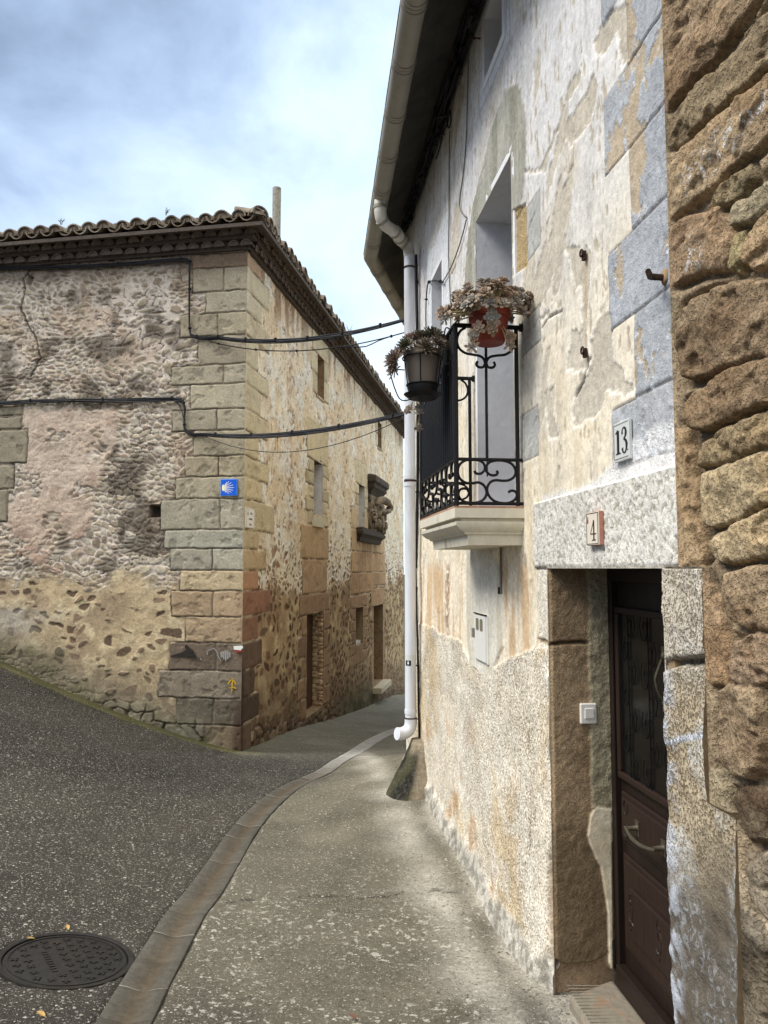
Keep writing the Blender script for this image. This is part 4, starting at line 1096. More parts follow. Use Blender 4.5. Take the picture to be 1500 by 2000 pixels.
    zj = R.st(1072, 1256)[1]; k = ss(.014, .004, np.abs(z - zj + (nm - .5) * .05)) * fj; col = lerp(col, lin(168, 140, 104), k * .9); disp -= k * .014
    # worn corner of the jamb at the bottom
    dw = np.hypot((s - DS1) / .10, (z - R.st(1088, 1790)[1]) / .26); k = ss(1.05, .8, dw + (nm - .5) * .5) * (z < DZ1); disp -= k * .035; col = lerp(col, lin(150, 116, 80), k * .9); pitm *= 1 - k
    # right jamb stones: rough, splashed with white
    rj = (s < DS0) & (z < DZ1)
    zj = R.st(1330, 1312)[1]; jc = lerp(lin(224, 224, 220), lin(196, 186, 166), ss(.35, .65, n)); upz = ss(zj - .1, zj + .1, z); jc = lerp(lerp(lin(178, 162, 132), lin(206, 198, 180), ss(.4, .6, nm)), jc, upz)
    dk = ss(R.st(1340, 1560)[1], R.st(1340, 1760)[1], z + (n - .5) * .3); jc = lerp(jc, lin(84, 76, 66), dk * .9)
    lw = ss(.02, .09, s - DS0 + .13 + (nm - .5) * .05) * (1 - upz); jc = lerp(jc, lin(196, 204, 218), lw * .7 * ss(.4, .55, nf))
    col = np.where(rj[:, None], jc, col); pitm = np.where(rj, .8 * (1 - dk), pitm); bump = np.where(rj, 1.0, bump); flake = np.where(rj, .55 * ss(.42, .58, nm) * (1 - .5 * dk), flake)
    disp = np.where(rj, .02 + (nm - .5) * .03 + (nf - .5) * .014, disp)
    k = ss(.02, .004, np.abs(z - zj + (s - DS0) * .18 + (nm - .5) * .04)) * rj; disp -= k * .035; col = lerp(col, lin(90, 74, 54), k * .7)
    k = ss(.013, .006, np.abs(z - R.st(1330, 1465)[1] + (s - DS0) * .35 + (nm - .5) * .03)) * rj; col = lerp(col, lin(206, 214, 226), k * .9)
    # concrete fillet at the foot of the wall
    ff = ss(.17, .10, hg + (nm - .5) * .12) * (s > DS1 - .02); col = lerp(col, lerp(lin(150, 146, 134), lin(196, 192, 180), ss(.4, .6, nf)), ff); pitm *= 1 - .6 * ff; disp += (ff * (.05 - .25 * np.clip(hg, -.1, .17)) * .9 + ff * (nm - .5) * .03) * ss(DS1 + .01, DS1 + .22, s)
    # hairline cracks
    for C in ([(1035, 1410), (1036, 1440), (1034, 1465)], [(1038, 1545), (1040, 1600), (1036, 1660)], [(1122, 775), (1132, 755), (1140, 735), (1150, 700)], [(1058, 640), (1070, 620), (1098, 606)], [(870, 1235), (872, 1210), (878, 1190)], [(905, 1070), (904, 1100), (902, 1125)]):
        k = ss(.008, .002, segd(s + (nf - .5) * .016, z, R.poly(C), False)); col = lerp(col, lin(90, 76, 60), k * .75); disp -= k * .01
    # rusty anchor runs
    k = np.exp(-((s - R.st(1140, 560)[0]) / .018) ** 2) * ss(R.st(1140, 720)[1], R.st(1140, 700)[1], z) * ss(R.st(1140, 495)[1], R.st(1140, 520)[1], z); col = lerp(col, lin(190, 164, 124), k * .7)
    # soot below the eaves
    near = np.full(s.shape, 9.)
    for r in RO.values():
        q = np.maximum(np.maximum(r[0] - s, s - r[1]), np.maximum(r[2] - z, z - r[3])); near = np.minimum(near, np.abs(q))
    ok = ~((z < DZ1 - .5) & (np.abs(s - DS1) < .1)); disp = np.where((near < .008) & ok, .006, disp)
    fx = np.column_stack([np.clip(pitm, 0, 1), np.clip(bump, 0, 1), np.clip(flake, 0, 1)])
    return disp, col, fx


S = snap(cat(np.arange(1.88, 2.5, .005), grade(2.502, CORN, .0062, .026)), [r[0] for r in RO.values()] + [r[1] for r in RO.values()] + [2.165, 2.03, 1.9]); S[-1] = CORN
Z = snap(cat(np.arange(-.45, 4.3, .0065), np.arange(4.31, RT, .014), [RT]), [r[2] for r in RO.values()] + [r[3] for r in RO.values()] + [DZ1 + .005])
hole = lambda s, z: np.any([(s > r[0]) & (s < r[1]) & (z > r[2]) & (z < r[3]) for r in RO.values()], axis=0) | (s < bnd(z))
HF_R = heightfield(R, S, Z, field_R, [(None, None, hole), ('door_lintel', WH, lambda s, z: (s > LINT[0]) & (s < LINT[1]) & (z > LINT[2]) & (z < LINT[3])),
                                      ('door_jamb', WH, lambda s, z: (s < DS0) & (z < DZ1)), ('plaster_wall', WH, lambda s, z: s > -9)], M['wall'])
mb = MB(); mb.box8([B.p(0, -4, 0), B.p(12, -4, 0), B.p(12, -4, -.3), B.p(0, -4, -.3), B.p(0, RT, 0), B.p(12, RT, 0), B.p(12, RT, -.3), B.p(0, RT, -.3)])
mb.build('alley_wall', pm('side_plaster', lin(226, 218, 200), .95, var=.1, scale=5, bump=.3), WH)

# ---------------------------------------------------------------- rubble wall, every stone outlined
RSTONES = [  # pixel outline on the wall plane, colour, height
    ([(1290, -260), (1510, -420), (1510, -60), (1480, 0), (1400, 105), (1306, 218)], (150, 118, 84), .05),
    ([(1304, 248), (1360, 178), (1430, 108), (1510, 22), (1510, 120), (1420, 205), (1340, 275), (1308, 292)], (140, 116, 84), .045),
    ([(1306, 312), (1350, 285), (1440, 205), (1510, 145), (1510, 255), (1440, 318), (1380, 372), (1310, 428)], (168, 136, 98), .05),
    ([(1404, 392), (1416, 358), (1462, 322), (1470, 342), (1450, 372), (1412, 400)], (150, 128, 92), .05),
    ([(1432, 440), (1440, 402), (1478, 365), (1510, 345), (1510, 410), (1470, 428)], (150, 134, 104), .05),
    ([(1314, 452), (1340, 425), (1400, 412), (1430, 430), (1432, 480), (1418, 522), (1380, 528), (1338, 545), (1315, 560)], (160, 124, 88), .045),
    ([(1428, 520), (1440, 460), (1455, 452), (1452, 500), (1444, 528)], (164, 144, 88), .05),
    ([(1458, 470), (1480, 430), (1510, 408), (1510, 500), (1470, 520), (1458, 500)], (166, 130, 84), .045),
    ([(1326, 640), (1340, 610), (1420, 560), (1510, 545), (1510, 690), (1460, 700), (1400, 725), (1345, 735)], (138, 108, 76), .075),
    ([(1350, 790), (1370, 760), (1440, 722), (1510, 700), (1510, 790), (1460, 800), (1400, 830), (1360, 838)], (150, 118, 82), .07),
    ([(1366, 908), (1376, 868), (1430, 832), (1510, 812), (1510, 872), (1450, 885), (1400, 905)], (148, 120, 78), .065),
    ([(1376, 1000), (1378, 930), (1430, 905), (1510, 888), (1510, 985), (1450, 1010), (1398, 1022), (1384, 1020)], (180, 152, 108), .06),
    ([(1396, 1080), (1398, 1042), (1450, 1022), (1510, 1005), (1510, 1085), (1450, 1095), (1420, 1100)], (180, 152, 110), .06),
    ([(1326, 1112), (1322, 1010), (1316, 880), (1322, 848), (1346, 842), (1352, 900), (1362, 1000), (1380, 1080), (1376, 1108)], (170, 134, 90), .03),
    ([(1426, 1170), (1430, 1128), (1470, 1112), (1510, 1110), (1510, 1230), (1470, 1228), (1440, 1212)], (160, 128, 92), .06),
    ([(1370, 1118), (1382, 1128), (1405, 1180), (1412, 1230), (1430, 1290), (1424, 1335), (1400, 1330), (1376, 1312)], (168, 128, 84), .03),
    ([(1434, 1300), (1440, 1262), (1470, 1242), (1510, 1240), (1510, 1330), (1460, 1340), (1440, 1325)], (140, 108, 82), .06),
    ([(1414, 1348), (1436, 1338), (1486, 1348), (1492, 1440), (1486, 1500), (1466, 1518), (1440, 1508), (1424, 1490), (1412, 1420)], (146, 116, 84), .05),
    ([(1340, 1530), (1360, 1500), (1412, 1510), (1430, 1620), (1440, 1740), (1400, 1760), (1360, 1740), (1345, 1640)], (150, 132, 104), .02),
    ([(1436, 1560), (1460, 1540), (1510, 1560), (1510, 1640), (1470, 1640)], (92, 70, 48), .055),
    ([(1465, 1670), (1510, 1672), (1510, 1800), (1475, 1760)], (78, 60, 42), .055),
    ([(1360, 1790), (1450, 1770), (1500, 1860), (1510, 2060), (1370, 2100), (1355, 1960)], (74, 62, 50), .04)]
RST = [(R.poly(P), c, h) for P, c, h in RSTONES]


def field_RS(s, z):
    n = fbm(s * 2, z * 2, 311, 5); nm = fbm(s * 7, z * 7, 312, 5); nf = fbm(s * 26, z * 26, 313, 4)
    g = gz(R.o[0] + R.d[0] * s, R.o[1] + R.d[1] * s); hg = z - g
    mort = lerp(lin(176, 152, 112), lin(142, 120, 88), ss(.35, .7, n)); mort = lerp(mort, lin(184, 158, 112), ss(.55, .7, nm) * .6)
    col = mort.copy(); disp = (nm - .5) * .018 + (nf - .5) * .012 - .016
    wx, wz = s + (nm - .5) * .03 + (nf - .5) * .014, z + (fbm(s * 7 + 9, z * 7, 317, 4) - .5) * .03 + (fbm(s * 40, z * 40, 318, 2) - .5) * .008
    vis = s > 1.5
    alld = np.full(s.shape, -9.)
    for P, c, h in RST: alld = np.maximum(alld, sdp(wx, wz, P) + .011)
    gro = ss(-.034, -.008, alld) * (s > 1.48) * (z < 3.95); disp += .014 * (1 - gro) - .014 * gro; col = lerp(col, lin(84, 68, 48), ss(-.02, -.002, alld) * .4)
    # generic courses where the photograph does not reach
    f1, ed, r1, r2 = rubble(s, z, .42, .24, 321, .04); st = ss(.08, .16, ed) * (s < 1.48 + .0 * z) ; prof = np.clip(ed * 3, 0, 1) ** .5
    col = lerp(col, stone_col(r1, r2, [(150, 118, 84), (168, 136, 98), (138, 108, 76), (160, 130, 90)]), st); disp += st * prof * .05
    up = ss(.08, .16, ed) * ((z > 3.95) & (s >= 1.48)); col = lerp(col, stone_col(r1, r2, [(150, 118, 84), (168, 136, 98), (138, 108, 76)]), up); disp += up * prof * .04
    for k, (P, c, h) in enumerate(RST):
        d = sdp(wx, wz, P) + .011; m = ss(-.004, .007, d); pr = ss(-.004, .014, d) * .85 + .15 * ss(0, .07, d)
        rid = fbm(s * 9 + k, z * 24 + s * 6, 331 + k, 4); lum = fbm(s * 6, z * 9, 351 + k, 4)
        sc = lin(c[0] * 1.02, c[1] * 1.04, c[2] * 1.0) * (.66 + .60 * lum)[:, None]
        sc = lerp(sc, lin(186, 168, 132), .22 * ss(.35, .6, lum)); sc = lerp(sc, sc * np.array([1.03, .98, .88]), ss(.5, .7, nm)); sc = lerp(sc, sc * .62, ss(.58, .74, rid) * .7)
        col = lerp(col, sc, m); disp = disp * (1 - m) + m * (pr * h * .40 - .006 + (nm - .5) * .022 + (fbm(s * 4 + k, z * 5, 371 + k, 3) - .5) * .03 * (h > .035) + (rid - .5) * .016 * (h > .035) + (nf - .5) * .02 - .012 * ss(.6, .66, fbm(s * 11 + k, z * 16, 391, 3)))
    flake = np.zeros(s.shape)
    for P, a in ((R.poly([(1330, 330), (1400, 260), (1510, 165), (1510, 240), (1420, 320), (1340, 400)]), .8), (R.poly([(1345, 440), (1380, 470), (1390, 540), (1340, 555)]), .7), (R.poly([(1415, 1350), (1485, 1360), (1488, 1500), (1440, 1500)]), .8), (R.poly([(1470, 300), (1510, 270), (1510, 330)]), .7)):
        flake = np.maximum(flake, a * ss(-.01, .03, sdp(s + (nm - .5) * .1, z + (nm - .5) * .1, P)) * ss(.46, .6, nm))
    # splashed white jamb stones beside the door
    zj = R.st(1330, 1312)[1]
    j1 = ((s > 2.035) & (z < DZ1) & (z > DZ1 - .66)); 
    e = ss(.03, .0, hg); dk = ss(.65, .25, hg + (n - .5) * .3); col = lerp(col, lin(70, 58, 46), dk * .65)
    bs = bnd(z) - s; edge = ss(.0, .06, bs); disp = disp * edge + (1 - edge) * .005
    wj = ss(.36, .2, bs) * (z < DZ1 - .66) * ss(.5, .9, hg); col = lerp(col, lin(190, 176, 150), wj * .35 * ss(.4, .6, nm)); flake = flake
    fx = np.column_stack([np.full(s.shape, .45), np.full(s.shape, 1.0), np.clip(flake, 0, 1)])
    return disp, col, fx


S = snap(cat(grade(-1.6, 1.43, .05, .03), np.arange(1.46, 2.17, .0045)), [1.9, 2.03, 2.165]); S[-1] = 2.165
Z = snap(cat(np.arange(-.3, 4.0, .0055), np.arange(4.01, 6.3, .03)), [DZ1 + .005])
heightfield(R, S, Z, field_RS, [(None, None, lambda s, z: s > bnd(z)), ('rubble_wall', RS, lambda s, z: s > -9)], M['rubble'], base=.006)
RO_ = MB(); RO_.box8([R.p(-1.6, 6.3, .3), R.p(2.16, 6.3, .3), R.p(2.16, 7.4, -3), R.p(-1.6, 7.4, -3), R.p(-1.6, 6.4, .3), R.p(2.16, 6.4, .3), R.p(2.16, 7.5, -3), R.p(-1.6, 7.5, -3)]); RO_.build('roof', M['tile'], RS)

# ---------------------------------------------------------------- doorway
DD = .29
J = Frame(R.p(DS1, 0)[:2], -R.n, -R.d)       # left reveal: s runs into the wall, outward faces the camera side


def field_J(s, z):
    n = fbm(s * 3, z * 3, 411, 5); nm = fbm(s * 9, z * 9, 412, 4); nf = fbm(s * 30, z * 30, 413, 4)
    zj, zl = J.st(1100, 1256)[1], J.st(1120, 1880)[1]
    col = lerp(lin(166, 140, 104), lin(138, 114, 82), ss(.35, .7, n)); col = lerp(col, lin(108, 90, 64), ss(J.st(1120, 1560)[1], J.st(1120, 1700)[1], z + (n - .5) * .3) * .8)
    disp = .010 + (nm - .5) * .005 + (nf - .5) * .006
    k = ss(.012, .003, np.abs(z - zj + (nm - .5) * .02)); disp -= k * .018; col = lerp(col, lin(80, 62, 42), k * .8)
    # rounded foot of the stone
    bt = zl + .02; cx = .12
    rr = np.maximum(np.abs(s - cx) - .05, 0); zz = np.minimum(z - bt - .07, 0); rad = np.hypot(rr, zz)
    foot = ss(.085, .10, rad + (nm - .5) * .02) * (z < bt + .07)
    disp -= foot * .05; col = lerp(col, lin(178, 150, 116), foot)
    # cement strip along the frame
    sb = .185 + (nm - .5) * .03
    cs = ss(-.008, .008, s - sb) * (z > J.st(1160, 1600)[1] - .1); col = lerp(col, lerp(lin(158, 148, 118), lin(178, 168, 138), nm), cs); disp = disp * (1 - cs) + cs * (.016 + (nf - .5) * .01)
    P = J.poly([(1150, 1590), (1160, 1573), (1192, 1580), (1196, 1900), (1186, 1880), (1184, 1780), (1170, 1690), (1156, 1665), (1144, 1630)]); k = ss(-.003, .006, sdp(s, z + (nf - .5) * .02, P))
    col = lerp(col, lerp(lin(232, 222, 196), lin(206, 190, 156), nm), k); disp = disp * (1 - k) + k * .02
    edge = ss(.0, .012, s); disp = disp * edge
    fx = np.column_stack([.25 * (1 - k), .9 * (1 - k) + .4 * k, 0 * s]); return disp, col, fx


heightfield(J, np.arange(-.004, DD + .005, .004), np.arange(-.3, DZ1 + .03, .006), field_J, [(None, None, lambda s, z: (s < -.004) & (z > .16)), ('door_reveal', WH, lambda s, z: s > -9)], M['wall'])
mb = MB(); mb.fbox(R, DS0 - .05, DS0 - .0, -.3, DZ1, -DD - .1, -.002); mb.build('door_reveal', M['jambstone'], WH)
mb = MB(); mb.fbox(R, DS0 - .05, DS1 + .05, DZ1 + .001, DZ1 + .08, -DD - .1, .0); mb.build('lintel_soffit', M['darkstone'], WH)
mb = MB(); mb.fbox(R, DS0 - .3, DS1 + .3, -.3, DZ1 + .1, -DD - .16, -DD - .11); mb.build('door_backing', M['wood'], WH)
DR = R
off = -DD
zsill = R.st(1200, 1890, off)[1]
door = MB(); door.fbox(R, DS0 + .02, DS1 - .055, zsill + .05, DZ1 - .06, off - .06, off - .02)
DOOR = door.build('door', M['wood'], WH)
fr_ = MB()
fr_.fbox(R, DS1 - .055, DS1 - .002, zsill, DZ1 - .002, off - .07, off + .01); fr_.fbox(R, DS0 + .002, DS0 + .02, zsill, DZ1 - .002, off - .07, off + .01); fr_.fbox(R, DS0 + .02, DS1 - .055, DZ1 - .06, DZ1 - .002, off - .07, off + .008)
fr_.build('door_frame', M['wood'], DOOR, bevel=.004)
gs1 = R.st(1210, 1400, off)[0]; dm = .5 * (DS0 + .02 + DS1 - .055); gs0 = 2 * dm - gs1
gz0, gz1 = R.st(1214, 1508, off)[1], R.st(1205, 1172, off)[1] - .06
mb = MB()
for a, b, c, d in ((gs0 - .03, gs1 + .03, gz1, gz1 + .03), (gs0 - .03, gs1 + .03, gz0 - .03, gz0), (gs0 - .03, gs0, gz0, gz1), (gs1, gs1 + .03, gz0, gz1)): mb.fbox(R, a, b, c, d, off - .02, off + .004)
mb.build('glazing_bead', M['woodlit'], DOOR, bevel=.006)
mb = MB(); mb.fbox(R, gs0, gs1, gz0, gz1, off - .02, off - .012); mb.build('door_glass', M['glass'], DOOR)
mb = MB(); rn = random.Random(9); W_ = gs1 - gs0
for k in range(5):
    s = gs0 + W_ * (k + .5) / 5; mb.tube([R.p(s, gz0, off - .005), R.p(s, gz1, off - .005)], .003, 6)
    for q in range(7):
        zc0 = gz0 + (gz1 - gz0) * (q + .5) / 7; sg = 1 if (k + q) % 2 else -1
        P = [R.p(s + sg * (.012 + .004 * t) * math.cos(t * .9) + sg * .03, zc0 + (.014 + .007 * t) * math.sin(t * .9), off - .004) for t in range(9)]
        mb.tube(smooth_path(P, 3), .0022, 5)
mb.build('door_grille', M['dark'], DOOR, smooth=60)
pz1, pz0 = R.st(1222, 1552, off)[1], R.st(1226, 1648, off)[1]
qz1, qz0 = R.st(1228, 1678, off)[1], R.st(1226, 1905, off)[1]; zb0 = zsill + .10
qz0 = max(qz0, zb0 + .04)


def panel(a, b, c, d, t, name):
    mb = MB(); m_ = .022
    mb.fbox(R, a, b, c, d, off - .021, off - .02 + t * .55); mb.fbox(R, a + m_, b - m_, c + m_, d - m_, off - .02, off - .02 + t); return mb.build(name, M['woodlit'], DOOR, bevel=.006)


panel(gs0 - .02, gs1 + .02, pz0, pz1, .024, 'door_panel'); panel(gs0 - .02, gs1 + .02, qz0, qz1, .018, 'door_panel')
cp = panel(gs0 + .06, gs1 - .06, qz0 + .07, qz1 - .09, .034, 'door_panel')
for k in range(16):
    mb = MB(); s = gs0 + .1 + (W_ - .2) * (k % 4) / 3; z = qz0 + .14 + (qz1 - qz0 - .3) * (k // 4) / 3
    P = [R.p(s + .008 * t * .5 * math.cos(t + k), z + .008 * t * .7 * math.sin(t + k), off + .013) for t in range(7)]; mb.tube(P, .005, 5); mb.build('carved_tendril', M['woodlit'], cp, smooth=60)
for sg in (1, -1):       # incised scroll on the middle panel
    for e in (0, 1):
        s = gs1 - .05 if e else gs0 + .05; z = .5 * (pz0 + pz1)
        mb = MB(); mb.tube([R.p(s + .018 * math.cos(t * .5) * (1 if e else -1), z + sg * .05 + .03 * math.sin(t * .5), off + .005) for t in range(13)], .003, 5); mb.build('incised_scroll', M['wood'], DOOR, smooth=60)
mb = MB(); mb.fbox(R, DS0 + .02, DS1 - .055, zsill - .04, zsill + .06, off - .02, off + .03); mb.build('door_weatherboard', M['wood'], DOOR, bevel=.01)
# letter-plate style pull handle
h1, h0 = R.st(1221, 1608, off + .05), R.st(1268, 1640, off + .05); mb = MB(); zh = .5 * (pz0 + pz1)
sa, sb = h0[0] - .05, h1[0]
mb.tube(smooth_path([R.p(sa, zh, off + .05), R.p(sa + (sb - sa) * .25, zh - .012, off + .062), R.p((sa + sb) / 2, zh - .016, off + .066), R.p(sa + (sb - sa) * .75, zh - .012, off + .062), R.p(sb, zh, off + .05)], 6), [.009 - .002 * abs(i - 12) / 12 for i in range(25)], 8)
for s in (sa + .02, sb - .02):
    mb.tube([R.p(s, zh, off), R.p(s, zh, off + .012), R.p(s, zh, off + .05)], [.022, .012, .009], 8)
    mb.fbox(R, s - .018, s + .018, zh - .032, zh + .032, off - .001, off + .008)
mb.build('pull_handle', M['brass'], DOOR, smooth=40)
v1, v0 = R.st(1283, 1288, off + .05), R.st(1288, 1368, off + .05); mb = MB(); s = v1[0]
mb.tube(smooth_path([R.p(s, v1[1], off + .03), R.p(s, v1[1] - .05, off + .05), R.p(s, (v0[1] + v1[1]) / 2, off + .058), R.p(s, v0[1] + .04, off + .05), R.p(s, v0[1], off + .03)], 5), .006, 8)
for z in (v1[1] + .012, v0[1] - .012): mb.lathe([(.0, -.02), (.012, -.01), (.014, 0), (.01, .012), (0, .02)], R.p(s, z, off + .02), 10)
mb.fbox(R, s - .022, s + .022, v1[1] - .01, v1[1] + .05, off, off + .02); mb.fbox(R, s - .022, s + .022, v0[1] - .05, v0[1] + .01, off, off + .02)
mb.build('pull_handle', M['brass'], DOOR, smooth=40)

# ---------------------------------------------------------------- balcony door, other windows
ww = M['whitewash']
for r, dp, nm_ in ((BW, .42, 'balcony_door'), (W2, .34, 'window'), (W3, .3, 'window')):
    s0, s1, z0, z1 = r; t = .05
    p = MB().fbox(R, s0 - t, s1 + t, z0 - t, z1 + t, -dp - .05, -dp).build(nm_, M['wood'], WH)
    MB().fbox(R, s1, s1 + t, z0 - t, z1 + t, -dp, .004).build('reveal', ww, p); MB().fbox(R, s0 - t, s0, z0 - t, z1 + t, -dp, .004).build('reveal', ww, p)
    MB().fbox(R, s0, s1, z1, z1 + t, -dp, .004).build('reveal', ww, p); MB().fbox(R, s0, s1, z0 - t, z0, -dp, .004).build('reveal', ww, p)
    MB().fbox(R, s0 + .08, s1 - .08, z0 + .15, z1 - .08, -dp, -dp + .006).build('pane', M['glass'], p)

# ---------------------------------------------------------------- eaves of the white house
GO, GZ = .40, 5.36        # gutter line
go = lambda s: .43 - (s - 4.1) * .026
mb = MB()
Bo = lambda s, z, o: B.p(s, z, o)
for fr, a, b in ((R, 2.1, CORN), (B, 0.0, 12)):
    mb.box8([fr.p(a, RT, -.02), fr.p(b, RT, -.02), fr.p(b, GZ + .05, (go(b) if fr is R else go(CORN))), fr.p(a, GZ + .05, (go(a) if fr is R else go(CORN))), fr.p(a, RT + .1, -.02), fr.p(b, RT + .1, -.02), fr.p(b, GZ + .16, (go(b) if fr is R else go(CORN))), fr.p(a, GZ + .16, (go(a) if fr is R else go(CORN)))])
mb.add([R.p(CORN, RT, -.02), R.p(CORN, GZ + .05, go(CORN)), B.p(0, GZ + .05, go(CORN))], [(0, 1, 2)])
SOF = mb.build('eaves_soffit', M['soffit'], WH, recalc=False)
mb = MB()
for fr, a, b in ((R, 2.1, CORN), (B, 0.0, 12)):
    mb.box8([fr.p(a, RT + .11, -.02), fr.p(b, RT + .11, -.02), fr.p(b, GZ + .20, GO + .02), fr.p(a, GZ + .20, GO + .02), fr.p(a, RT + .2, -.02), fr.p(b, RT + .2, -.02), fr.p(b, GZ + .25, GO + .02), fr.p(a, GZ + .25, GO + .02)])
    mb.box8([fr.p(a, RT + .11, -.02), fr.p(b, RT + .11, -.02), fr.p(b, RT + 1.6, -3), fr.p(a, RT + 1.6, -3), fr.p(a, RT + .2, -.02), fr.p(b, RT + .2, -.02), fr.p(b, RT + 1.7, -3), fr.p(a, RT + 1.7, -3)])
mb.build('roof', M['tile'], WH)
# ================================================================ GUTTER, DOWNPIPE
GR = .078
GUT = empty('rain_gutter', R.p(5, GZ, GO + GR), 'big half-round beige rain gutter with ring clips under the white house eaves', 'gutter')
_bend = Vector(R.p(CORN - .02, GZ, go(CORN) + GR * .9)) * .5 + Vector(B.p(0, GZ, go(CORN) + GR * .9)) * .5


def trough(mb, p, q, r, th=.004, a0=math.pi, a1=2 * math.pi, seg=14):
    p, q = Vector(p), Vector(q); t = (q - p).normalized(); rt = t.cross(Vector((0, 0, 1))).normalized(); V = []
    for c in (p, q):
        for rad in (r, r - th):
            for k in range(seg + 1):
                a = a0 + (a1 - a0) * k / seg; V.append(c + rt * math.cos(a) * rad + Vector((0, 0, 1)) * math.sin(a) * rad)
    n = seg + 1; Fs = []
    for k in range(seg):
        Fs += [(k, k + 1, 2 * n + k + 1, 2 * n + k), (n + k + 1, n + k, 3 * n + k, 3 * n + k + 1), (k + 1, k, n + k, n + k + 1), (2 * n + k, 2 * n + k + 1, 3 * n + k + 1, 3 * n + k)]
    Fs += [(0, 2 * n, 3 * n, n), (n - 1, 2 * n - 1, 4 * n - 1, 3 * n - 1)]
    mb.add(V, Fs)


g0 = Vector(R.p(2.2, GZ, go(2.2) + GR * .9)); ge = Vector(B.p(11, GZ, go(CORN) + GR * .9))
A0, A1 = math.pi * .88, math.pi * 2.12
for (p, q) in ((g0, _bend), (_bend, ge)):
    mb = MB(); trough(mb, p, q, GR, a0=A0, a1=A1, seg=18); mb.build('trough', M['gutter'], GUT, smooth=40)
    t = (q - p).normalized(); Ln = (q - p).length; k = .35; first = True
    while k < Ln - .1:
        mb = MB(); c = p + t * k
        for dk in (-.032, 0, .032): trough(mb, c + t * (dk - .009), c + t * (dk + .009), GR + (.006 if dk else .003), .005, A0, A1, 18)
        mb.build('joint_ring', M['gutter'], GUT, smooth=40); k += .56
    mb = MB(); rt = t.cross(Vector((0, 0, 1))).normalized(); outw = -rt
    e = GR * .94
    mb.tube([p + outw * e + Vector((0, 0, .03)), q + outw * e + Vector((0, 0, .03))], .0085, 6)
    mb.build('outer_lip', M['iron'], GUT, smooth=60)
DP = empty('downpipe', R.p(7.0, -.1, .1), 'white plastic rain downpipe on the corner of the white house', 'pipe')
px0 = Vector(R.p(7.0, 0, .105)); pr = .052
ptop = R.st(797, 488, .105)[1]; pbot = R.st(803, 1425, .105)[1]
GO = go(6.62); g_o = Vector(R.p(6.62, GZ - .04, GO + GR * .9))
mb = MB(); P = smooth_path([g_o, g_o - Vector((0, 0, .13)), Vector(R.p(6.66, ptop + .05, GO + .03)), Vector(R.p(6.78, ptop + .025, GO - .10)), Vector(R.p(6.94, ptop + .03, .2)), Vector(R.p(6.99, ptop - .0, .125)), Vector((px0.x, px0.y, ptop - .1))], 8)
mb.tube(P, .056, 16); mb.build('swan_neck', pm('stained_pipe', lin(206, 202, 190), .5, var=.1, scale=6, dirt=lin(150, 138, 116), dirt_t=(.5, .75)), DP, smooth=60)
mb = MB()
for q in (.12, .3, .5, .62, .8):
    i = int(q * (len(P) - 2)); d = (P[i + 1] - P[i]).normalized() * .014; mb.tube([P[i] - d, P[i] + d], .063, 16)
mb.build('joint_ring', M['gutter'], DP, smooth=40)
mb = MB(); mb.tube([(px0.x, px0.y, z) for z in np.linspace(ptop - .1, pbot + .06, 12)], pr, 20); mb.build('pipe', M['pvc'], DP, smooth=60)
mb = MB(); el = smooth_path([(px0.x, px0.y, pbot + .1), (px0.x, px0.y, pbot + .04), Vector(R.p(6.99, pbot - .01, .13)), Vector(R.p(6.97, pbot - .035, .19)), Vector(R.p(6.95, pbot - .03, .24))], 6)
mb.tube(el, .058, 18); mb.build('outlet_elbow', M['pvc'], DP, smooth=60)
for z in (pbot + .16, R.st(797, 936, .1)[1], R.st(797, 946, .1)[1] - .02):
    mb = MB(); mb.tube([(px0.x, px0.y, z - .02), (px0.x, px0.y, z + .02)], pr + .005, 20); mb.build('socket', M['pvc'], DP, smooth=40)
for z in (ptop - .22, R.st(797, 943, .1)[1], pbot + .1):
    mb = MB(); mb.tube([(px0.x, px0.y, z - .008), (px0.x, px0.y, z + .008)], pr + .006, 20); mb.tube([Vector((px0.x, px0.y, z)), Vector(R.p(6.93, z, .03))], .006, 6); mb.build('pipe_clamp', M['rust'], DP, smooth=40)
zs1, zs0 = R.st(800, 1280, .12)[1], R.st(800, 1300, .12)[1]; tc = (Vector((0, 0, 0)) - Vector((px0.x, px0.y, 0))).normalized()
def sticker(z0, z1, a0, a1, name, mat, rad, par):
    V = []; b = math.atan2(tc.y, tc.x)
    for k in range(9):
        a = b + a0 + (a1 - a0) * k / 8
        for z in (z0, z1):
            for r_ in (rad, rad + .0006): V.append((px0.x + r_ * math.cos(a), px0.y + r_ * math.sin(a), z))
    Fs = [(k * 4 + 1, k * 4 + 5, k * 4 + 7, k * 4 + 3) for k in range(8)] + [(k * 4, k * 4 + 2, k * 4 + 6, k * 4 + 4) for k in range(8)]
    return MB().add(V, Fs).build(name, mat, par)
stk = tag(sticker(zs0, zs1, -1.0, .7, 'sticker', M['tileo'], pr + .001, None), 'small black and white sticker halfway up the downpipe', 'sticker')
sticker(zs0, zs0 + (zs1 - zs0) * .5, -.9, .1, 'dark_square', M['ink'], pr + .002, stk)
zm = zs0 + (zs1 - zs0) * .25; sticker(zm - .012, zm + .006, -.55, -.25, 'white_mark', M['paintw'], pr + .003, stk); sticker(zm + .006, zm + .018, -.48, -.32, 'white_mark', M['paintw'], pr + .003, stk)
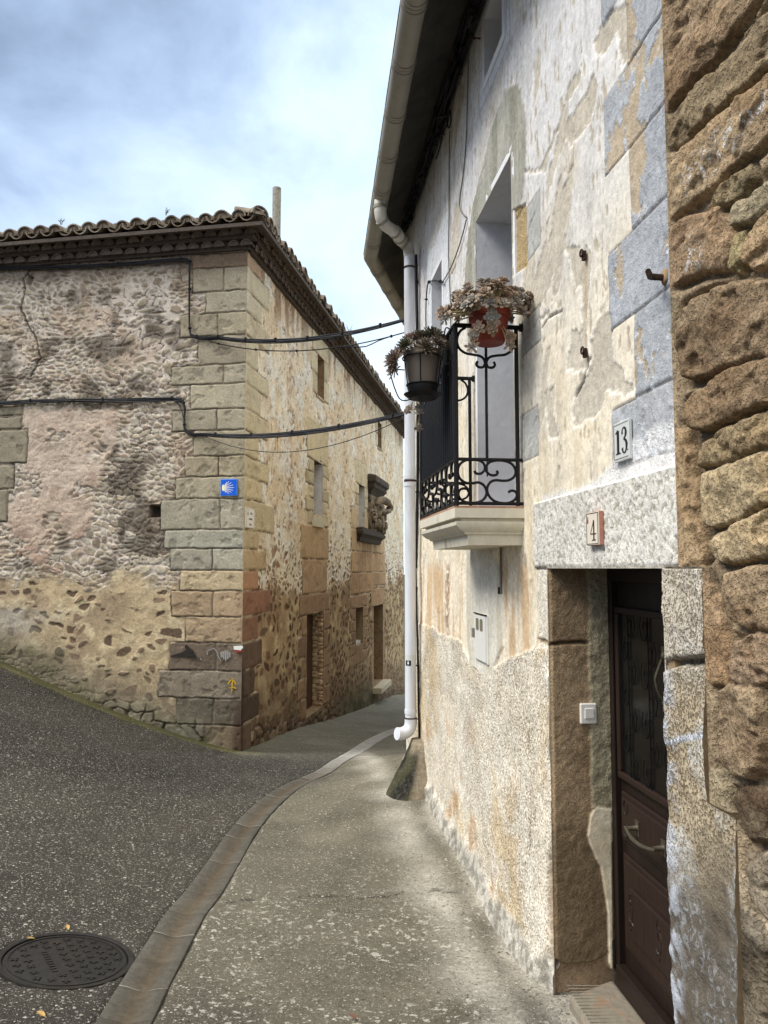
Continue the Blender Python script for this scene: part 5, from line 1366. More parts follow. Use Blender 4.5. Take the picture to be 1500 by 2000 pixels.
# ================================================================ CABLES
def cable(name, paths, r, label, mat=None, cat='cable', group=None, clip=None):
    mb = MB()
    for P in paths: mb.tube(P, r, 6)
    o = mb.build(name, mat or M['cable'], None, smooth=60); tag(o, label, cat, group)
    if clip:
        for P in paths[:1]:
            for k in range(2, len(P) - 1, clip):
                d = (Vector(P[k + 1]) - Vector(P[k])).normalized() * .007; MB().tube([Vector(P[k]) - d, Vector(P[k]) + d], r * 2.6, 6).build('cable_clip', M['cable'], o)
    return o


def onf(fr, pts, o): return [fr.p(*fr.st(x, y, o), o) for x, y in pts]
def jit(P, a, seed):
    rn = random.Random(seed); return [Vector(p) + Vector((rn.uniform(-a, a), rn.uniform(-a, a), rn.uniform(-a, a))) for p in P]


up = [(-160, 527), (0, 521), (110, 519), (230, 514), (340, 506), (366, 507), (370, 520), (370, 580), (371, 640), (378, 655), (408, 659)]
dn = [(-160, 789), (0, 785), (60, 782), (150, 779), (250, 779), (335, 777), (355, 781), (361, 795), (360, 828), (366, 842), (380, 847)]
e1 = Vector(R.p(7.9, R.st(788, 594, .1)[1], .02)); e2 = Vector(R.p(7.2, R.st(790, 822, .05)[1], .04))


def span(a, b, sag, n=14):
    a, b = Vector(a), Vector(b); return [a.lerp(b, k / n) - Vector((0, 0, sag * 4 * (k / n) * (1 - k / n))) for k in range(n + 1)]


def bundle(pts, end, sag, seeds, offs):
    res = []
    for sd, dz in zip(seeds, offs):
        P = jit(onf(L, [(x, y + dz) for x, y in pts], .045), .006, sd); q = P[-1] + Vector((.14, -.04, 0)); res.append(smooth_path(P, 4)[:-1] + smooth_path([P[-1], q] + span(q, end + Vector((0, 0, -dz * .004)), sag + .03 * dz * .1)[1:], 2))
    return res


bu = bundle(up, e1, .12, (1, 2, 3), (0, 2.5, 4.5)); cable('cable_bundle', bu, .011, 'thick black cable bundle under the tiled eaves, crossing the lane high up', clip=5)
q0 = Vector(L.p(*L.st(410, 667, .05), .05)); e1b = e1 + Vector((0, .1, -.12))
P = span(q0, e1b, .17, 18); P2 = [p.copy() for p in P]
for k, dz in ((14, -.05), (15, -.10), (16, -.03)): P2[k] += Vector((0, 0, dz * .5))
cable('sagging_cable', [smooth_path(P, 2), smooth_path(P2, 2)], .007, 'thinner drooping black wire with a loop just under the upper lane crossing', clip=8)
bd_ = bundle(dn, e2, .10, (5, 6, 7, 8), (0, 2, 4, 5.5)); cable('cable_bundle', bd_, .010, 'black cable bundle halfway up the rubble wall, crossing the lane to the downpipe', clip=6)
q0 = Vector(L.p(*L.st(400, 852, .04), .04)); cable('thin_wire', [span(q0, e2 + Vector((0, 0, -.03)), .3, 24)], .005, 'single thin wire sagging below the lower crossing cables', M['cable'])
cable('thin_wire', [smooth_path(onf(L, [(340, 780), (352, 795), (358, 815), (361, 830)], .03), 4)], .006, 'short slack wire hanging at the bend of the lower wall cables')
# cable down the corner beside the downpipe
zt = RT - .05; P = [R.p(6.63 - .012 * math.sin(k * 1.3), z, .02) for k, z in enumerate(np.linspace(zt, R.st(822, 1552)[1] + .1, 34))]
s_ = [R.st(x, y, .02) for x, y in ((811, 500), (814, 700), (815, 900), (812, 1060), (811, 1110), (815, 1250), (818, 1400), (821, 1530), (824, 1566))]
cable('corner_cable', [smooth_path([R.p(a, b, .018) for a, b in s_], 6), smooth_path([R.p(a - .03, b, .016) for a, b in s_[:5]], 6)], .011, 'dark cable clipped straight down the white wall beside the downpipe', clip=6)
# tangled wiring in the angle under the eaves
paths = []
for k in range(11):
    rn = random.Random(60 + k); P = []
    s = 2.6 + rn.uniform(0, .6); e_ = CORN - rn.uniform(.1, 1.2); b = rn.uniform(.02, .09); c = rn.uniform(.0, .13)
    while s < e_:
        P.append(R.p(s, RT - .03 - c + rn.uniform(-.015, .015) - .02 * math.sin(s * 3 + k), b + rn.uniform(-.012, .012))); s += rn.uniform(.14, .26)
    paths.append(smooth_path(P, 3))
tang = cable('eaves_cables', paths, .012, 'tangle of thick black cables in the angle under the white house eaves')
rn = random.Random(4)
for k in range(40):
    mb = MB(); s = rn.uniform(3.2, 7.6); P = [R.p(s + .035 * math.cos(t * .8 + k) + .02 * t * rn.uniform(-.6, .6), RT - .06 - rn.random() * .14 + .035 * math.sin(t * .8), .03 + rn.random() * .07) for t in range(7)]
    mb.tube(smooth_path(P, 3), rn.uniform(.007, .014), 5); mb.build('cable_loop', M['cable'], tang, smooth=60)
# thin grey wires on the wall
cable('wall_wire', [smooth_path(onf(R, [(878, 255), (877, 330), (877, 420), (876, 500), (880, 600), (880, 690)], .012), 5)], .005, 'pale grey vertical wire hanging left of the balcony door', M['graywire'])
cable('wall_wire', [smooth_path(onf(R, [(915, 80), (914, 150), (911, 260), (906, 330), (898, 390), (900, 412), (911, 424)], .012), 5)], .005, 'long pale wire curving from the eaves towards the cement patch', M['graywire'])
cable('wall_wire', [smooth_path(onf(R, [(911, 428), (903, 460), (890, 500), (878, 528), (864, 552)], .012), 5)], .005, 'short slanting wire between cement patch and small far window', M['graywire'])
cable('wall_wire', [smooth_path(onf(R, [(877, 198), (872, 225), (876, 250), (881, 235), (878, 215), (874, 240), (866, 258), (858, 290), (852, 310)], .015), 5)], .006, 'dark kinked wire knotted below the eaves cables')
cable('wall_wire', [smooth_path(onf(R, [(866, 551), (850, 548), (838, 551), (834, 565), (832, 600), (832, 640)], .02), 5)], .006, 'black wire with a bracket at the head of the small far window', clip=8)
cable('wall_wire', [smooth_path(onf(R, [(902, 1066), (930, 1064), (974, 1058), (978, 1070), (978, 1120), (979, 1160)], .014), 5)], .007, 'thin wire under the balcony slab dropping beside the meter cabinet', M['graywire'])
mb = MB(); c = R.st(979, 1150, .0); mb.fbox(R, c[0] - .012, c[0] + .008, c[1] - .03, c[1] + .01, .0, .02); tag(mb.build('junction_box', M['rust'], None, bevel=.004), 'tiny rusty wire end box right of the meter cabinet', 'box')

# ================================================================ BALCONY
sB0, zB = R.st(1025, 993); sB1 = R.st(820, 1024, .37)[0]; BO = .37
sB0 -= .0
prof = [(BO, zB), (BO, zB - .05), (BO - .035, zB - .053), (BO - .035, zB - .066), (BO - .006, zB - .070), (BO - .008, zB - .088), (BO - .03, zB - .112), (BO - .055, zB - .124), (BO - .058, zB - .134), (BO - .074, zB - .137), (BO - .08, zB - .190)]


def slab_ring():
    mb = MB(); V = []
    for o, z in prof:
        e = BO - o; V += [R.p(sB0 + e * .55, z, -.02), R.p(sB0 + e * .55, z, o), R.p(sB1 - e * .9, z, o), R.p(sB1 - e * .9, z, -.02)]
    n = len(prof); Fs = [(i * 4 + k, i * 4 + k + 1, i * 4 + 4 + k + 1, i * 4 + 4 + k) for i in range(n - 1) for k in range(3)] + [(0, 1, 2, 3), tuple((n - 1) * 4 + k for k in (3, 2, 1, 0))]
    return mb.add(V, Fs)


SLAB = slab_ring().build('balcony_slab', M['balc'], WH, smooth=25)
mb = MB(); mb.fbox(R, sB0 + .004, sB1 - .004, zB + .001, zB + .012, -.02, BO - .004); mb.build('balcony_tiles', M['brick'], SLAB)
mb = MB(); c = R.st(826, 1057, .12); rough_blob(mb, R, sB1 - .02, sB1 + .10, zB - .155, zB - .125, .0, .16, 5, 6); mb.build('projecting_slate', M['step'], SLAB, smooth=180)
RZ = zB + .965; so = BO - .012; sa = sB0 + .015; sb = sB1 - .015
mb = MB()
bar = lambda p, q, w=.008: mb.tube([p, q], w, 4)
for s in (sa, sb):
    mb.tube([R.p(s, zB + .008, so), R.p(s, RZ, so)], .013, 6); mb.tube([R.p(s, zB + .01, .03), R.p(s, RZ, .03)], .011, 6)
    for z, w in ((RZ, .013), (zB + .255, .009), (zB + .025, .009)): mb.tube([R.p(s, z, so), R.p(s, z, -.0)], w, 6)
    mb.tube([R.p(s, RZ + .0, -.02), R.p(s, RZ, .012)], [.026, .022], 6)
for z, w in ((RZ, .015), (zB + .255, .009), (zB + .025, .009)): mb.tube([R.p(sa, z, so), R.p(sb, z, so)], w, 6)
RAIL = mb.build('balcony_railing', M['iron'], WH, smooth=40)
SC = [[(800, 830), (812, 862), (850, 876), (890, 862), (922, 820), (928, 760), (905, 705), (850, 672), (770, 665), (690, 675), (625, 730), (597, 800), (597, 890), (625, 960), (690, 1012), (770, 1018), (850, 1005), (910, 1045), (942, 1110), (945, 1180), (915, 1250), (850, 1300), (760, 1312), (670, 1295), (615, 1240), (600, 1170), (625, 1115), (670, 1098), (708, 1110), (725, 1150)],
      [(1070, 828), (1088, 850), (1070, 885), (1020, 894), (970, 868), (942, 810), (955, 740), (1000, 690), (1080, 668), (1170, 672), (1250, 705), (1300, 770), (1312, 850), (1285, 920), (1225, 965), (1150, 974), (1060, 968), (1000, 995), (962, 1060), (956, 1140), (985, 1220), (1050, 1285), (1140, 1312), (1230, 1305), (1300, 1255), (1325, 1190), (1305, 1135), (1255, 1122), (1218, 1150)]]
UPS = [[(640, 400), (605, 425), (585, 480), (598, 535), (640, 568), (700, 578), (745, 590), (765, 625), (755, 655), (725, 658), (710, 640), (718, 620)]]
UPS.append([(770 * 2 - x, y) for x, y in UPS[0]])


def side_panel(s, name):
    for k, P in enumerate(SC):
        pts = [R.p(s, zB + .025 + .23 * (1320 - y) / 663, so - (so - .03) * (x - 575) / 765) for x, y in P]
        m = MB(); m.tube(smooth_path(pts, 4), .0072, 6); m.build('scroll', M['iron'], RAIL, smooth=60)
    for P in UPS:
        pts = [R.p(s, RZ - .965 * (y - 385) / 1195, so - (so - .03) * (x - 575) / 395) for x, y in P]
        m = MB(); m.tube(smooth_path(pts, 4), .0072, 6); m.build('scroll', M['iron'], RAIL, smooth=60)
    m = MB(); m.tube([R.p(s, RZ, .5 * (so + .03)), R.p(s, zB + .26, .5 * (so + .03))], .0075, 6); m.build('baluster', M['iron'], RAIL, smooth=60)
    m = MB(); m.tube([R.p(s, zB + .25, .5 * (so + .03)), R.p(s, zB + .165, .5 * (so + .03))], .004, 5); m.build('baluster', M['iron'], RAIL, smooth=60)


side_panel(sa, 'near'); side_panel(sb, 'far')
nb = 19
for k in range(1, nb):
    s = sa + (sb - sa) * k / nb; w = .0085
    m = MB(); m.tube([R.p(s, zB + .255, so), R.p(s, RZ, so)], w, 4); m.build('baluster', M['iron'], RAIL)
nf_ = 4
for k in range(nf_):
    a = sa + (sb - sa) * k / nf_; wd = (sb - sa) / nf_
    for P in SC:
        pts = [R.p(a + wd * (x - 575) / 765, zB + .025 + .23 * (1320 - y) / 663, so) for x, y in P]
        m = MB(); m.tube(smooth_path(pts, 2), .008, 5); m.build('scroll', M['iron'], RAIL, smooth=60)
    for P in UPS:
        pts = [R.p(a + wd * (x - 575) / 395, RZ - .965 * (y - 385) / 1195, so) for x, y in P]
        m = MB(); m.tube(smooth_path(pts, 3), .008, 5); m.build('scroll', M['iron'], RAIL, smooth=60)

# ================================================================ POT PLANTS
def leaf_mesh(mb, base, d, up, ln, wd, th, col=None):
    """fleshy pointed leaf"""
    d, up = Vector(d).normalized(), Vector(up); rt = d.cross(up).normalized(); nn = rt.cross(d).normalized(); V = []
    prof = ((0, .22), (.3, .55), (.6, .95), (.8, .8), (.93, .35)); base = Vector(base); o = len(mb.v)
    for t, w in prof:
        c = base + d * ln * t + nn * (.10 * ln * (t * t))
        V += [c + rt * wd * .5 * w + nn * th * .25, c - nn * th * .5 * w, c - rt * wd * .5 * w + nn * th * .25, c + nn * th * .45 * w]
    V.append(base + d * ln + nn * .13 * ln); Fs = []
    for i in range(4):
        for k in range(4): Fs.append((i * 4 + k, i * 4 + (k + 1) % 4, (i + 1) * 4 + (k + 1) % 4, (i + 1) * 4 + k))
    Fs += [(16 + k, 16 + (k + 1) % 4, 20) for k in range(4)]
    mb.add(V, Fs)


def rosette_mesh(seed, n, ln, wd, th, open_=1.0, matn='leaf'):
    rn = random.Random(seed); mb = MB()
    for k in range(n):
        t = k / (n - 1); a = k * 2.39996; tilt = (1.35 - 1.15 * t ** .9) * open_     # from upright
        tilt = max(.12, min(1.75, 1.55 * open_ * (1 - t) + .15)); d = Vector((math.sin(tilt) * math.cos(a), math.sin(tilt) * math.sin(a), math.cos(tilt)))
        l = ln * (.38 + .62 * (1 - t)) * rn.uniform(.9, 1.1); leaf_mesh(mb, Vector((d.x * .004, d.y * .004, .006 * t)), d, (0, 0, 1) if tilt > .1 else (1, 0, 0), l, wd * (.5 + .5 * (1 - t)), th)
    o = mb.build('rosette', None, None, smooth=50); me = o.data; bpy.data.objects.remove(o); return me


def leafmat(name, tip, core, rough=.55):
    m = bpy.data.materials.new(name); m.use_nodes = True; nt = m.node_tree; nt.nodes.clear()
    tc = NODE(nt, 'ShaderNodeTexCoord').outputs['Object']
    r = NODE(nt, 'ShaderNodeVectorMath', {0: tc}, operation='LENGTH').outputs['Value']
    oi = NODE(nt, 'ShaderNodeObjectInfo').outputs['Random']
    n = NODE(nt, 'ShaderNodeTexNoise', {'Vector': tc, 'Scale': 40, 'Detail': 4}).outputs[0]
    c = MIX(nt, RANGE(nt, MATH(nt, 'ADD', r, MATH(nt, 'MULTIPLY', MATH(nt, 'SUBTRACT', oi, .5), .03)), .012, .045), tuple(core), tuple(tip))
    c = NODE(nt, 'ShaderNodeVectorMath', {0: c, 3: MATH(nt, 'MULTIPLY', RANGE(nt, n, .3, .7, .8, 1.2), RANGE(nt, oi, 0, 1, .82, 1.15))}, operation='SCALE').outputs[0]
    p = NODE(nt, 'ShaderNodeBsdfPrincipled', {'Base Color': c, 'Roughness': rough, 'Specular IOR Level': .3}); NODE(nt, 'ShaderNodeOutputMaterial', {0: p.outputs[0]}); return m


MG = leafmat('ghost_plant_leaf', lin(136, 116, 96), lin(160, 160, 156)); MS = leafmat('houseleek_leaf', lin(92, 82, 70), lin(98, 100, 78))
MSP = leafmat('houseleek_leaf_pale', lin(132, 112, 104), lin(104, 102, 82)); STEM = pm('fleshy_stem', lin(150, 136, 100), .7, var=.2, scale=30)


def put_rosette(me, loc, axis, sc, parent, mat, roll=0):
    o = bpy.data.objects.new('rosette', me); COLL.objects.link(o); o.parent = parent
    off = wloc(parent); o.location = Vector(loc) - off
    q = Vector(axis).to_track_quat('Z', 'Y'); o.rotation_euler = (q @ Vector((0, 0, 1)).to_track_quat('Z', 'Y').inverted()).to_euler() if False else (q.to_matrix() @ Matrix.Rotation(roll, 3, 'Z')).to_euler()
    o.scale = (sc, sc, sc)
    if not len(me.materials): me.materials.append(mat)
    elif o.material_slots[0].material is not mat:
        o.material_slots[0].link = 'OBJECT'; o.material_slots[0].material = mat
    return o


# terracotta pot hung on the near side rail
pc_ = Vector(R.p(sa - .115, 0, .5 * (so + .03) + .01)); z0 = R.st(950, 688, .2)[1] + .02; z1 = z0 + .165
POT = empty('terracotta_pot', (pc_.x, pc_.y, z0), 'red terracotta pot of pale ghost plant rosettes hooked on the balcony rail', 'potted plant')
mb = MB(); mb.lathe([(0, 0), (.072, 0), (.078, .01), (.097, .125), (.106, .128), (.108, z1 - z0), (.100, z1 - z0), (.094, .13), (.09, .12)], (pc_.x, pc_.y, z0), 28); mb.build('pot', M['terra'], POT, smooth=40)
mb = MB(); mb.lathe([(0, .14), (.094, .14)], (pc_.x, pc_.y, z0), 20); mb.build('soil', M['soil'], POT)
mb = MB(); mb.tube(smooth_path([R.p(sa, RZ + .012, .5 * (so + .03)), R.p(sa - .02, RZ + .03, .5 * (so + .03)), R.p(sa - .03, RZ - .02, .5 * (so + .03)), R.p(sa - .02, z1 - .03, .5 * (so + .03))], 5), .005, 6); mb.build('pot_hook', M['iron'], POT, smooth=60)
rosA = [rosette_mesh(k, 20, .050, .032, .016) for k in range(3)]; rosB = [rosette_mesh(k + 7, 14, .056, .022, .013, 1.0) for k in range(2)]
rn = random.Random(21); top = Vector((pc_.x, pc_.y, z1 - .02)); tocam = (Vector((0, 0, CAMZ)) - top).normalized(); stems = MB()
rtv = Vector((R.n[0], R.n[1], 0)) * -1      # towards the wall = picture right
spots = []
for k in range(76):
    a = rn.uniform(0, 2 * math.pi); e = rn.uniform(-.15, 1.35); rad = rn.uniform(.13, .215)
    d = Vector((math.cos(a) * math.cos(e), math.sin(a) * math.cos(e), math.sin(e) * .72)); spots.append(top + Vector((d.x * rad * 1.05, d.y * rad * 1.05, d.z * rad + .02)))
for x, y, f in ((962, 620, .12), (962, 640, .12), (935, 640, .11), (925, 655, .10), (922, 678, .09), (870, 622, .1), (866, 612, .05), (996, 660, .1), (995, 674, .12), (1030, 600, .0), (1034, 585, .03), (905, 590, .08), (925, 598, .1), (960, 592, .12), (1008, 592, .1), (940, 576, .08), (985, 580, .05), (980, 558, .02), (948, 560, 0), (898, 578, .05), (1020, 610, .08), (1012, 576, 0)):
    fr2 = sa - .115 - f; n_ = R.d; # plane s = const (perpendicular to the wall)
    r_ = ray(x, y); q0_ = R.o + R.d * fr2; t = (R.d @ q0_) / (R.d @ np.array(r_[:2])); spots.append(Vector((r_[0] * t, r_[1] * t, CAMZ + r_[2] * t)))
for k, p in enumerate(spots):
    d = (p - top); ax = (d.normalized() * .75 + Vector((0, 0, .45)) + tocam * .35 * rn.random()).normalized()
    if k >= 76: ax = (d.normalized() * .4 + tocam * .75 + Vector((0, 0, .25)) + Vector((rn.uniform(-.3, .3), rn.uniform(-.3, .3), rn.uniform(-.2, .3)))).normalized()
    use = rosB if rn.random() < .33 else rosA
    put_rosette(use[k % len(use)], p, ax, rn.uniform(.72, 1.08) * (.95 if k >= 76 else .78), POT, MG, rn.random() * 6)
    c = top + Vector((d.x * .2, d.y * .2, -.02)); stems.tube(smooth_path([c, c.lerp(p, .5) + Vector((0, 0, .02)), p - ax * .004], 4), .0042, 5)
stems.build('stems', STEM, POT, smooth=60)

# taupe planter in an iron ring outside the front rail
pl = R.st(815, 740, .53); pc2 = Vector(R.p(pl[0], 0, .50)); zp0 = R.st(815, 768, .5)[1]; zp1 = R.st(815, 706, .5)[1]
PLN = empty('ring_planter', (pc2.x, pc2.y, zp0), 'taupe plastic planter of dark houseleeks in an iron ring outside the railing', 'potted plant')
hp = zp1 - zp0
mb = MB(); mb.lathe([(0, 0), (.075, 0), (.078, .012), (.098, hp - .03), (.106, hp - .028), (.108, hp), (.098, hp), (.092, hp - .03)], (pc2.x, pc2.y, zp0), 26); mb.build('pot', M['pot'], PLN, smooth=40)
mb = MB(); mb.lathe([(0, hp - .02), (.096, hp - .02)], (pc2.x, pc2.y, zp0), 20); mb.build('soil', M['soil'], PLN)
mb = MB(); mb.lathe([(0, -.075), (.075, -.075), (.105, -.05), (.100, -.048), (.07, -.066), (0, -.066)], (pc2.x, pc2.y, zp0), 26); mb.build('saucer', M['iron'], PLN, smooth=40)
mb = MB(); mb.lathe([(.068, -.066), (.085, -.02), (.084, .0), (.0, .001)], (pc2.x, pc2.y, zp0), 26); mb.build('drip_tray', M['iron'], PLN, smooth=40)
mb = MB()
ring = lambda r_, z: mb.tube([(pc2.x + r_ * math.cos(a), pc2.y + r_ * math.sin(a), z) for a in np.linspace(0, 2 * math.pi, 33)], .004, 6, cap=False)
ring(.110, zp1 - .035); ring(.088, zp0 - .0)
for a in np.linspace(0, 2 * math.pi, 7)[:-1]:
    a += .35; mb.tube([(pc2.x + .109 * math.cos(a), pc2.y + .109 * math.sin(a), zp1 - .035), (pc2.x + .089 * math.cos(a), pc2.y + .089 * math.sin(a), zp0)], .0035, 6)
sd = Vector((R.n[0], R.n[1], 0))
base = Vector((pc2.x, pc2.y, 0)) + sd * .0
mb.tube(smooth_path([base + sd * .06 + Vector((0, 0, zp0 - .078)), base + sd * .13 + Vector((0, 0, zp0 - .075)), base + sd * .185 + Vector((0, 0, zp0 + .09)), base + sd * .165 + Vector((0, 0, zp0 + .14))], 5), .0035, 6)
mb.tube([base + sd * .182 + Vector((0, 0, zp0 + .085)), base + sd * .10 + Vector((0, 0, zp0 + .082))], .0035, 6)
for sgn in (-.07, .07):
    P = Vector(R.p(pl[0] + sgn, RZ + .015, so)); mb.tube(smooth_path([P - sd * .03 + Vector((0, 0, -.02)), P, P + sd * .03, Vector((pc2.x, pc2.y, zp1 - .035)) - sd * .1 + Vector((R.d[0], R.d[1], 0)) * sgn], 4), .004, 6)
mb.build('ring_holder', M['iron'], PLN, smooth=60)
spk = [rosette_mesh(31 + k, 64, .062, .0125, .007, 1.0) for k in range(2)]
rn = random.Random(8); tp = Vector((pc2.x, pc2.y, zp1 - .01)); rtw = Vector((-R.n[0], -R.n[1], 0)); fw = Vector((-R.d[0], -R.d[1], 0))
for (a, b, h, s_, m_) in ((-.155, .03, -.02, 1.15, MSP), (-.10, .05, .055, .95, MS), (-.06, 0, .10, 1.1, MSP), (.0, .02, .115, 1.0, MS), (.065, .0, .13, 1.15, MS), (.0, .11, .035, .95, MS), (.06, .10, .06, .85, MS), (-.12, -.06, .03, 1.1, MSP), (.10, .03, .08, .9, MS), (.0, -.09, .06, 1.1, MS), (-.16, .04, -.075, .8, MSP)):
    p = tp + rtw * a + fw * b + Vector((0, 0, h - .03)); ax = (rtw * a * 5 + fw * (b * 5 + .25) + Vector((0, 0, .35 + h * 3))).normalized(); put_rosette(spk[rn.randrange(2)], p, ax, s_ * 1.2, PLN, m_, rn.random() * 6)
mb = MB()
for p_ in ([(806, 785), (800, 797), (792, 800), (796, 803)], [(815, 782), (818, 797), (812, 800), (800, 798)], [(818, 785), (820, 805), (817, 822), (818, 835)]):
    mb.tube(smooth_path([R.p(*R.st(x, y, .5), .5) for x, y in p_], 4), .0035, 5)
    for q in (p_[-1], p_[1]): put_rosette(rosA[1], R.p(*R.st(*q, .51), .51), (-.2, -.6, rn.uniform(-.5, .5)), .55, PLN, MG, 1)
mb.build('hanging_stem', STEM, PLN, smooth=60)
# ================================================================ SIGNS AND WALL FITTINGS
def flat(fr, pts, o0, o1, name, mat, parent=None):
    n = len(pts); V = [fr.p(a, b, o0) for a, b in pts] + [fr.p(a, b, o1) for a, b in pts]
    return MB().add(V, [tuple(range(n)), tuple(range(n, 2 * n))] + [(i, (i + 1) % n, n + (i + 1) % n, n + i) for i in range(n)]).build(name, mat, parent)


def text(fr, body, s, z, h, out, mat, name, parent, dirn=1, align='CENTER', sx=1.0):
    cu = bpy.data.curves.new(name, 'FONT'); cu.body = body; cu.size = h; cu.align_x = align; cu.align_y = 'CENTER'; cu.extrude = .0006
    tmp = bpy.data.objects.new(name, cu); COLL.objects.link(tmp); dg = bpy.context.evaluated_depsgraph_get(); me = bpy.data.meshes.new_from_object(tmp.evaluated_get(dg)); bpy.data.objects.remove(tmp)
    off = wloc(parent); me.materials.clear()
    V = np.empty(len(me.vertices) * 3); me.vertices.foreach_get('co', V); V = V.reshape(-1, 3)
    q = fr.o + np.outer(s + dirn * V[:, 0] * sx, fr.d) + np.outer(out + V[:, 2], fr.n)
    V = np.column_stack([q, z + V[:, 1]]) - np.array(off); me.vertices.foreach_set('co', V.astype(np.float32).ravel()); me.update()
    return link(name, me, mat, parent)


# way-marker tile: blue with a yellow shell of rays
s1, z1 = L.st(431, 936, .035); s0, z0 = L.st(463, 968, .035)
WM = MB().fbox(L, s0, s1, z0, z1, .022, .036).build('waymarker_tile', M['bluel'], None, bevel=.003)
tag(WM, 'square blue tile with a yellow scallop shell fixed to the corner stones', 'waymarker')
W = s1 - s0; MB().fbox(L, s0 + .008, s1 - .008, z0 + .008, z1 - .006, .0365, .038).build('blue_face', M['blue'], WM)
cx, cz_ = s1 - .19 * W, z0 + .46 * W; mb = MB()
for k, (a, ln) in enumerate(((62, .36), (52, .46), (35, .5), (17, .54), (0, .56), (-17, .54), (-33, .5), (-50, .44), (-66, .3))):
    a = math.radians(a); d = (-math.cos(a), math.sin(a)); mb.ribbon(L, [(cx + d[0] * .02 * W, cz_ + d[1] * .08 * W), (cx + d[0] * ln * W * 1.12, cz_ + d[1] * ln * W)], [.045 * W, .028 * W], .0385, .0395)
mb.build('shell_rays', M['paintw'], WM)
flat(L, [(cx + .1 * W * math.cos(t) * .75 + .02 * W, cz_ + .19 * W * math.sin(t)) for t in np.linspace(0, 2 * math.pi, 18)[:-1]], .0392, .0405, 'shell_hinge', M['yellow'], WM)
# street name tile on the alley face
s0, z1 = A.st(480, 991, .03); s1, _ = A.st(497, 995, .03); z0 = A.st(480, 1030, .03)[1]
SN = MB().fbox(A, s0, s1, z0, z1, .018, .034).build('street_name_tile', M['tilew'], None, bevel=.003)
tag(SN, 'cream street name tile reading CALLE LA FUENTE KALEA at the house corner', 'street sign')
mb = MB(); w = s1 - s0; h = z1 - z0
for a, b, c, d in ((.06, .94, .955, .965), (.06, .94, .035, .045), (.06, .075, .035, .965), (.925, .94, .035, .965)): mb.fbox(A, s0 + w * a, s0 + w * b, z0 + h * c, z0 + h * d, .0342, .035)
mb.build('border_line', M['graywire'], SN)
text(A, 'CALLE', s0 + w * .60, z0 + h * .74, h * .15, .035, M['ink'], 'lettering', SN, sx=.9); text(A, 'LA FUENTE', s0 + w * .52, z0 + h * .45, h * .15, .035, M['ink'], 'lettering', SN, sx=.72); text(A, 'KALEA', s0 + w * .52, z0 + h * .17, h * .15, .035, M['ink'], 'lettering', SN, sx=.9)
mb = MB(); mb.fbox(A, s0 + w * .18, s0 + w * .27, z0 + h * .62, z0 + h * .78, .0342, .0356); mb.fbox(A, s0 + w * .19, s0 + w * .26, z0 + h * .83, z0 + h * .88, .0342, .0356); mb.build('crest', M['ink'], SN)
# house numbers
def serif_stroke(mb, fr, pts, w, o): mb.ribbon(fr, pts, w, o, o + .0008)


sL, zA_ = R.st(1145, 1002, .03); sR_, _ = R.st(1170, 994, .03); z1 = zA_; z0 = R.st(1148, 1066, .03)[1]
N4 = MB().fbox(R, sR_, sL, z0, z1, .012, .030).build('house_number_tile', M['clay'], None, bevel=.002); tag(N4, 'cream tile with black number 4 and terracotta edge on the door lintel', 'number plate')
MB().fbox(R, sR_ + .002, sL - .002, z0 + .002, z1 - .002, .0302, .0325).build('glazed_face', M['tilew'], N4)
w, h = sL - sR_, z1 - z0; X = lambda u: sL - u * w; Y = lambda v: z0 + v * h
mb = MB(); o = .0327
for a, b, c, d in ((.05, .95, .945, .965), (.05, .95, .035, .055), (.05, .085, .035, .965), (.915, .95, .035, .965)): mb.fbox(R, X(b), X(a), Y(c), Y(d), o, o + .0006)
mb.build('border_line', M['ink'], N4)
mb = MB(); serif_stroke(mb, R, [(X(.62), Y(.74)), (X(.62), Y(.15))], .085 * w, o); serif_stroke(mb, R, [(X(.62), Y(.74)), (X(.36), Y(.335))], .03 * w, o + .0001); serif_stroke(mb, R, [(X(.36), Y(.34)), (X(.80), Y(.34))], .03 * w, o + .0002); serif_stroke(mb, R, [(X(.48), Y(.155)), (X(.76), Y(.155))], .03 * w, o + .0003)
mb.build('numeral', M['ink'], N4)
mb = MB(); mb.ribbon(R, [(X(.16), Y(.80)), (X(.16), Y(.70)), (X(.16), Y(.66))], [.09 * w, .1 * w, .05 * w], o, o + .0006); mb.build('crest', M['red'], N4); mb = MB(); mb.ribbon(R, [(X(.16), Y(.86)), (X(.16), Y(.82))], .07 * w, o, o + .0006); mb.build('crest', M['ink'], N4)
sL, z1 = R.st(1197, 829, .02); sR_, _ = R.st(1226, 818, .02); z0 = R.st(1198, 905, .02)[1]
N13 = MB().fbox(R, sR_, sL, z0, z1, .004, .018).build('house_number_tile', M['tileo'], None, bevel=.003); tag(N13, 'worn grey-white tile with black number 13 on the blue-grey painted quoin', 'number plate')
w, h = sL - sR_, z1 - z0; o = .0183; mb = MB()
serif_stroke(mb, R, [(X(.30), Y(.78)), (X(.30), Y(.2))], .15 * w, o); serif_stroke(mb, R, [(X(.14), Y(.72)), (X(.30), Y(.775))], [.03 * w, .1 * w], o + .0001); serif_stroke(mb, R, [(X(.14), Y(.2)), (X(.46), Y(.2))], .035 * w, o + .0002); mb.build('numeral', M['ink'], N13)
mb = MB(); P = [(.58, .66), (.60, .76), (.70, .81), (.80, .76), (.82, .66), (.76, .57), (.68, .53), (.80, .48), (.86, .38), (.82, .24), (.72, .18), (.62, .22), (.58, .31)]
wd = [.11, .05, .04, .09, .13, .07, .04, .09, .14, .08, .04, .07, .12]
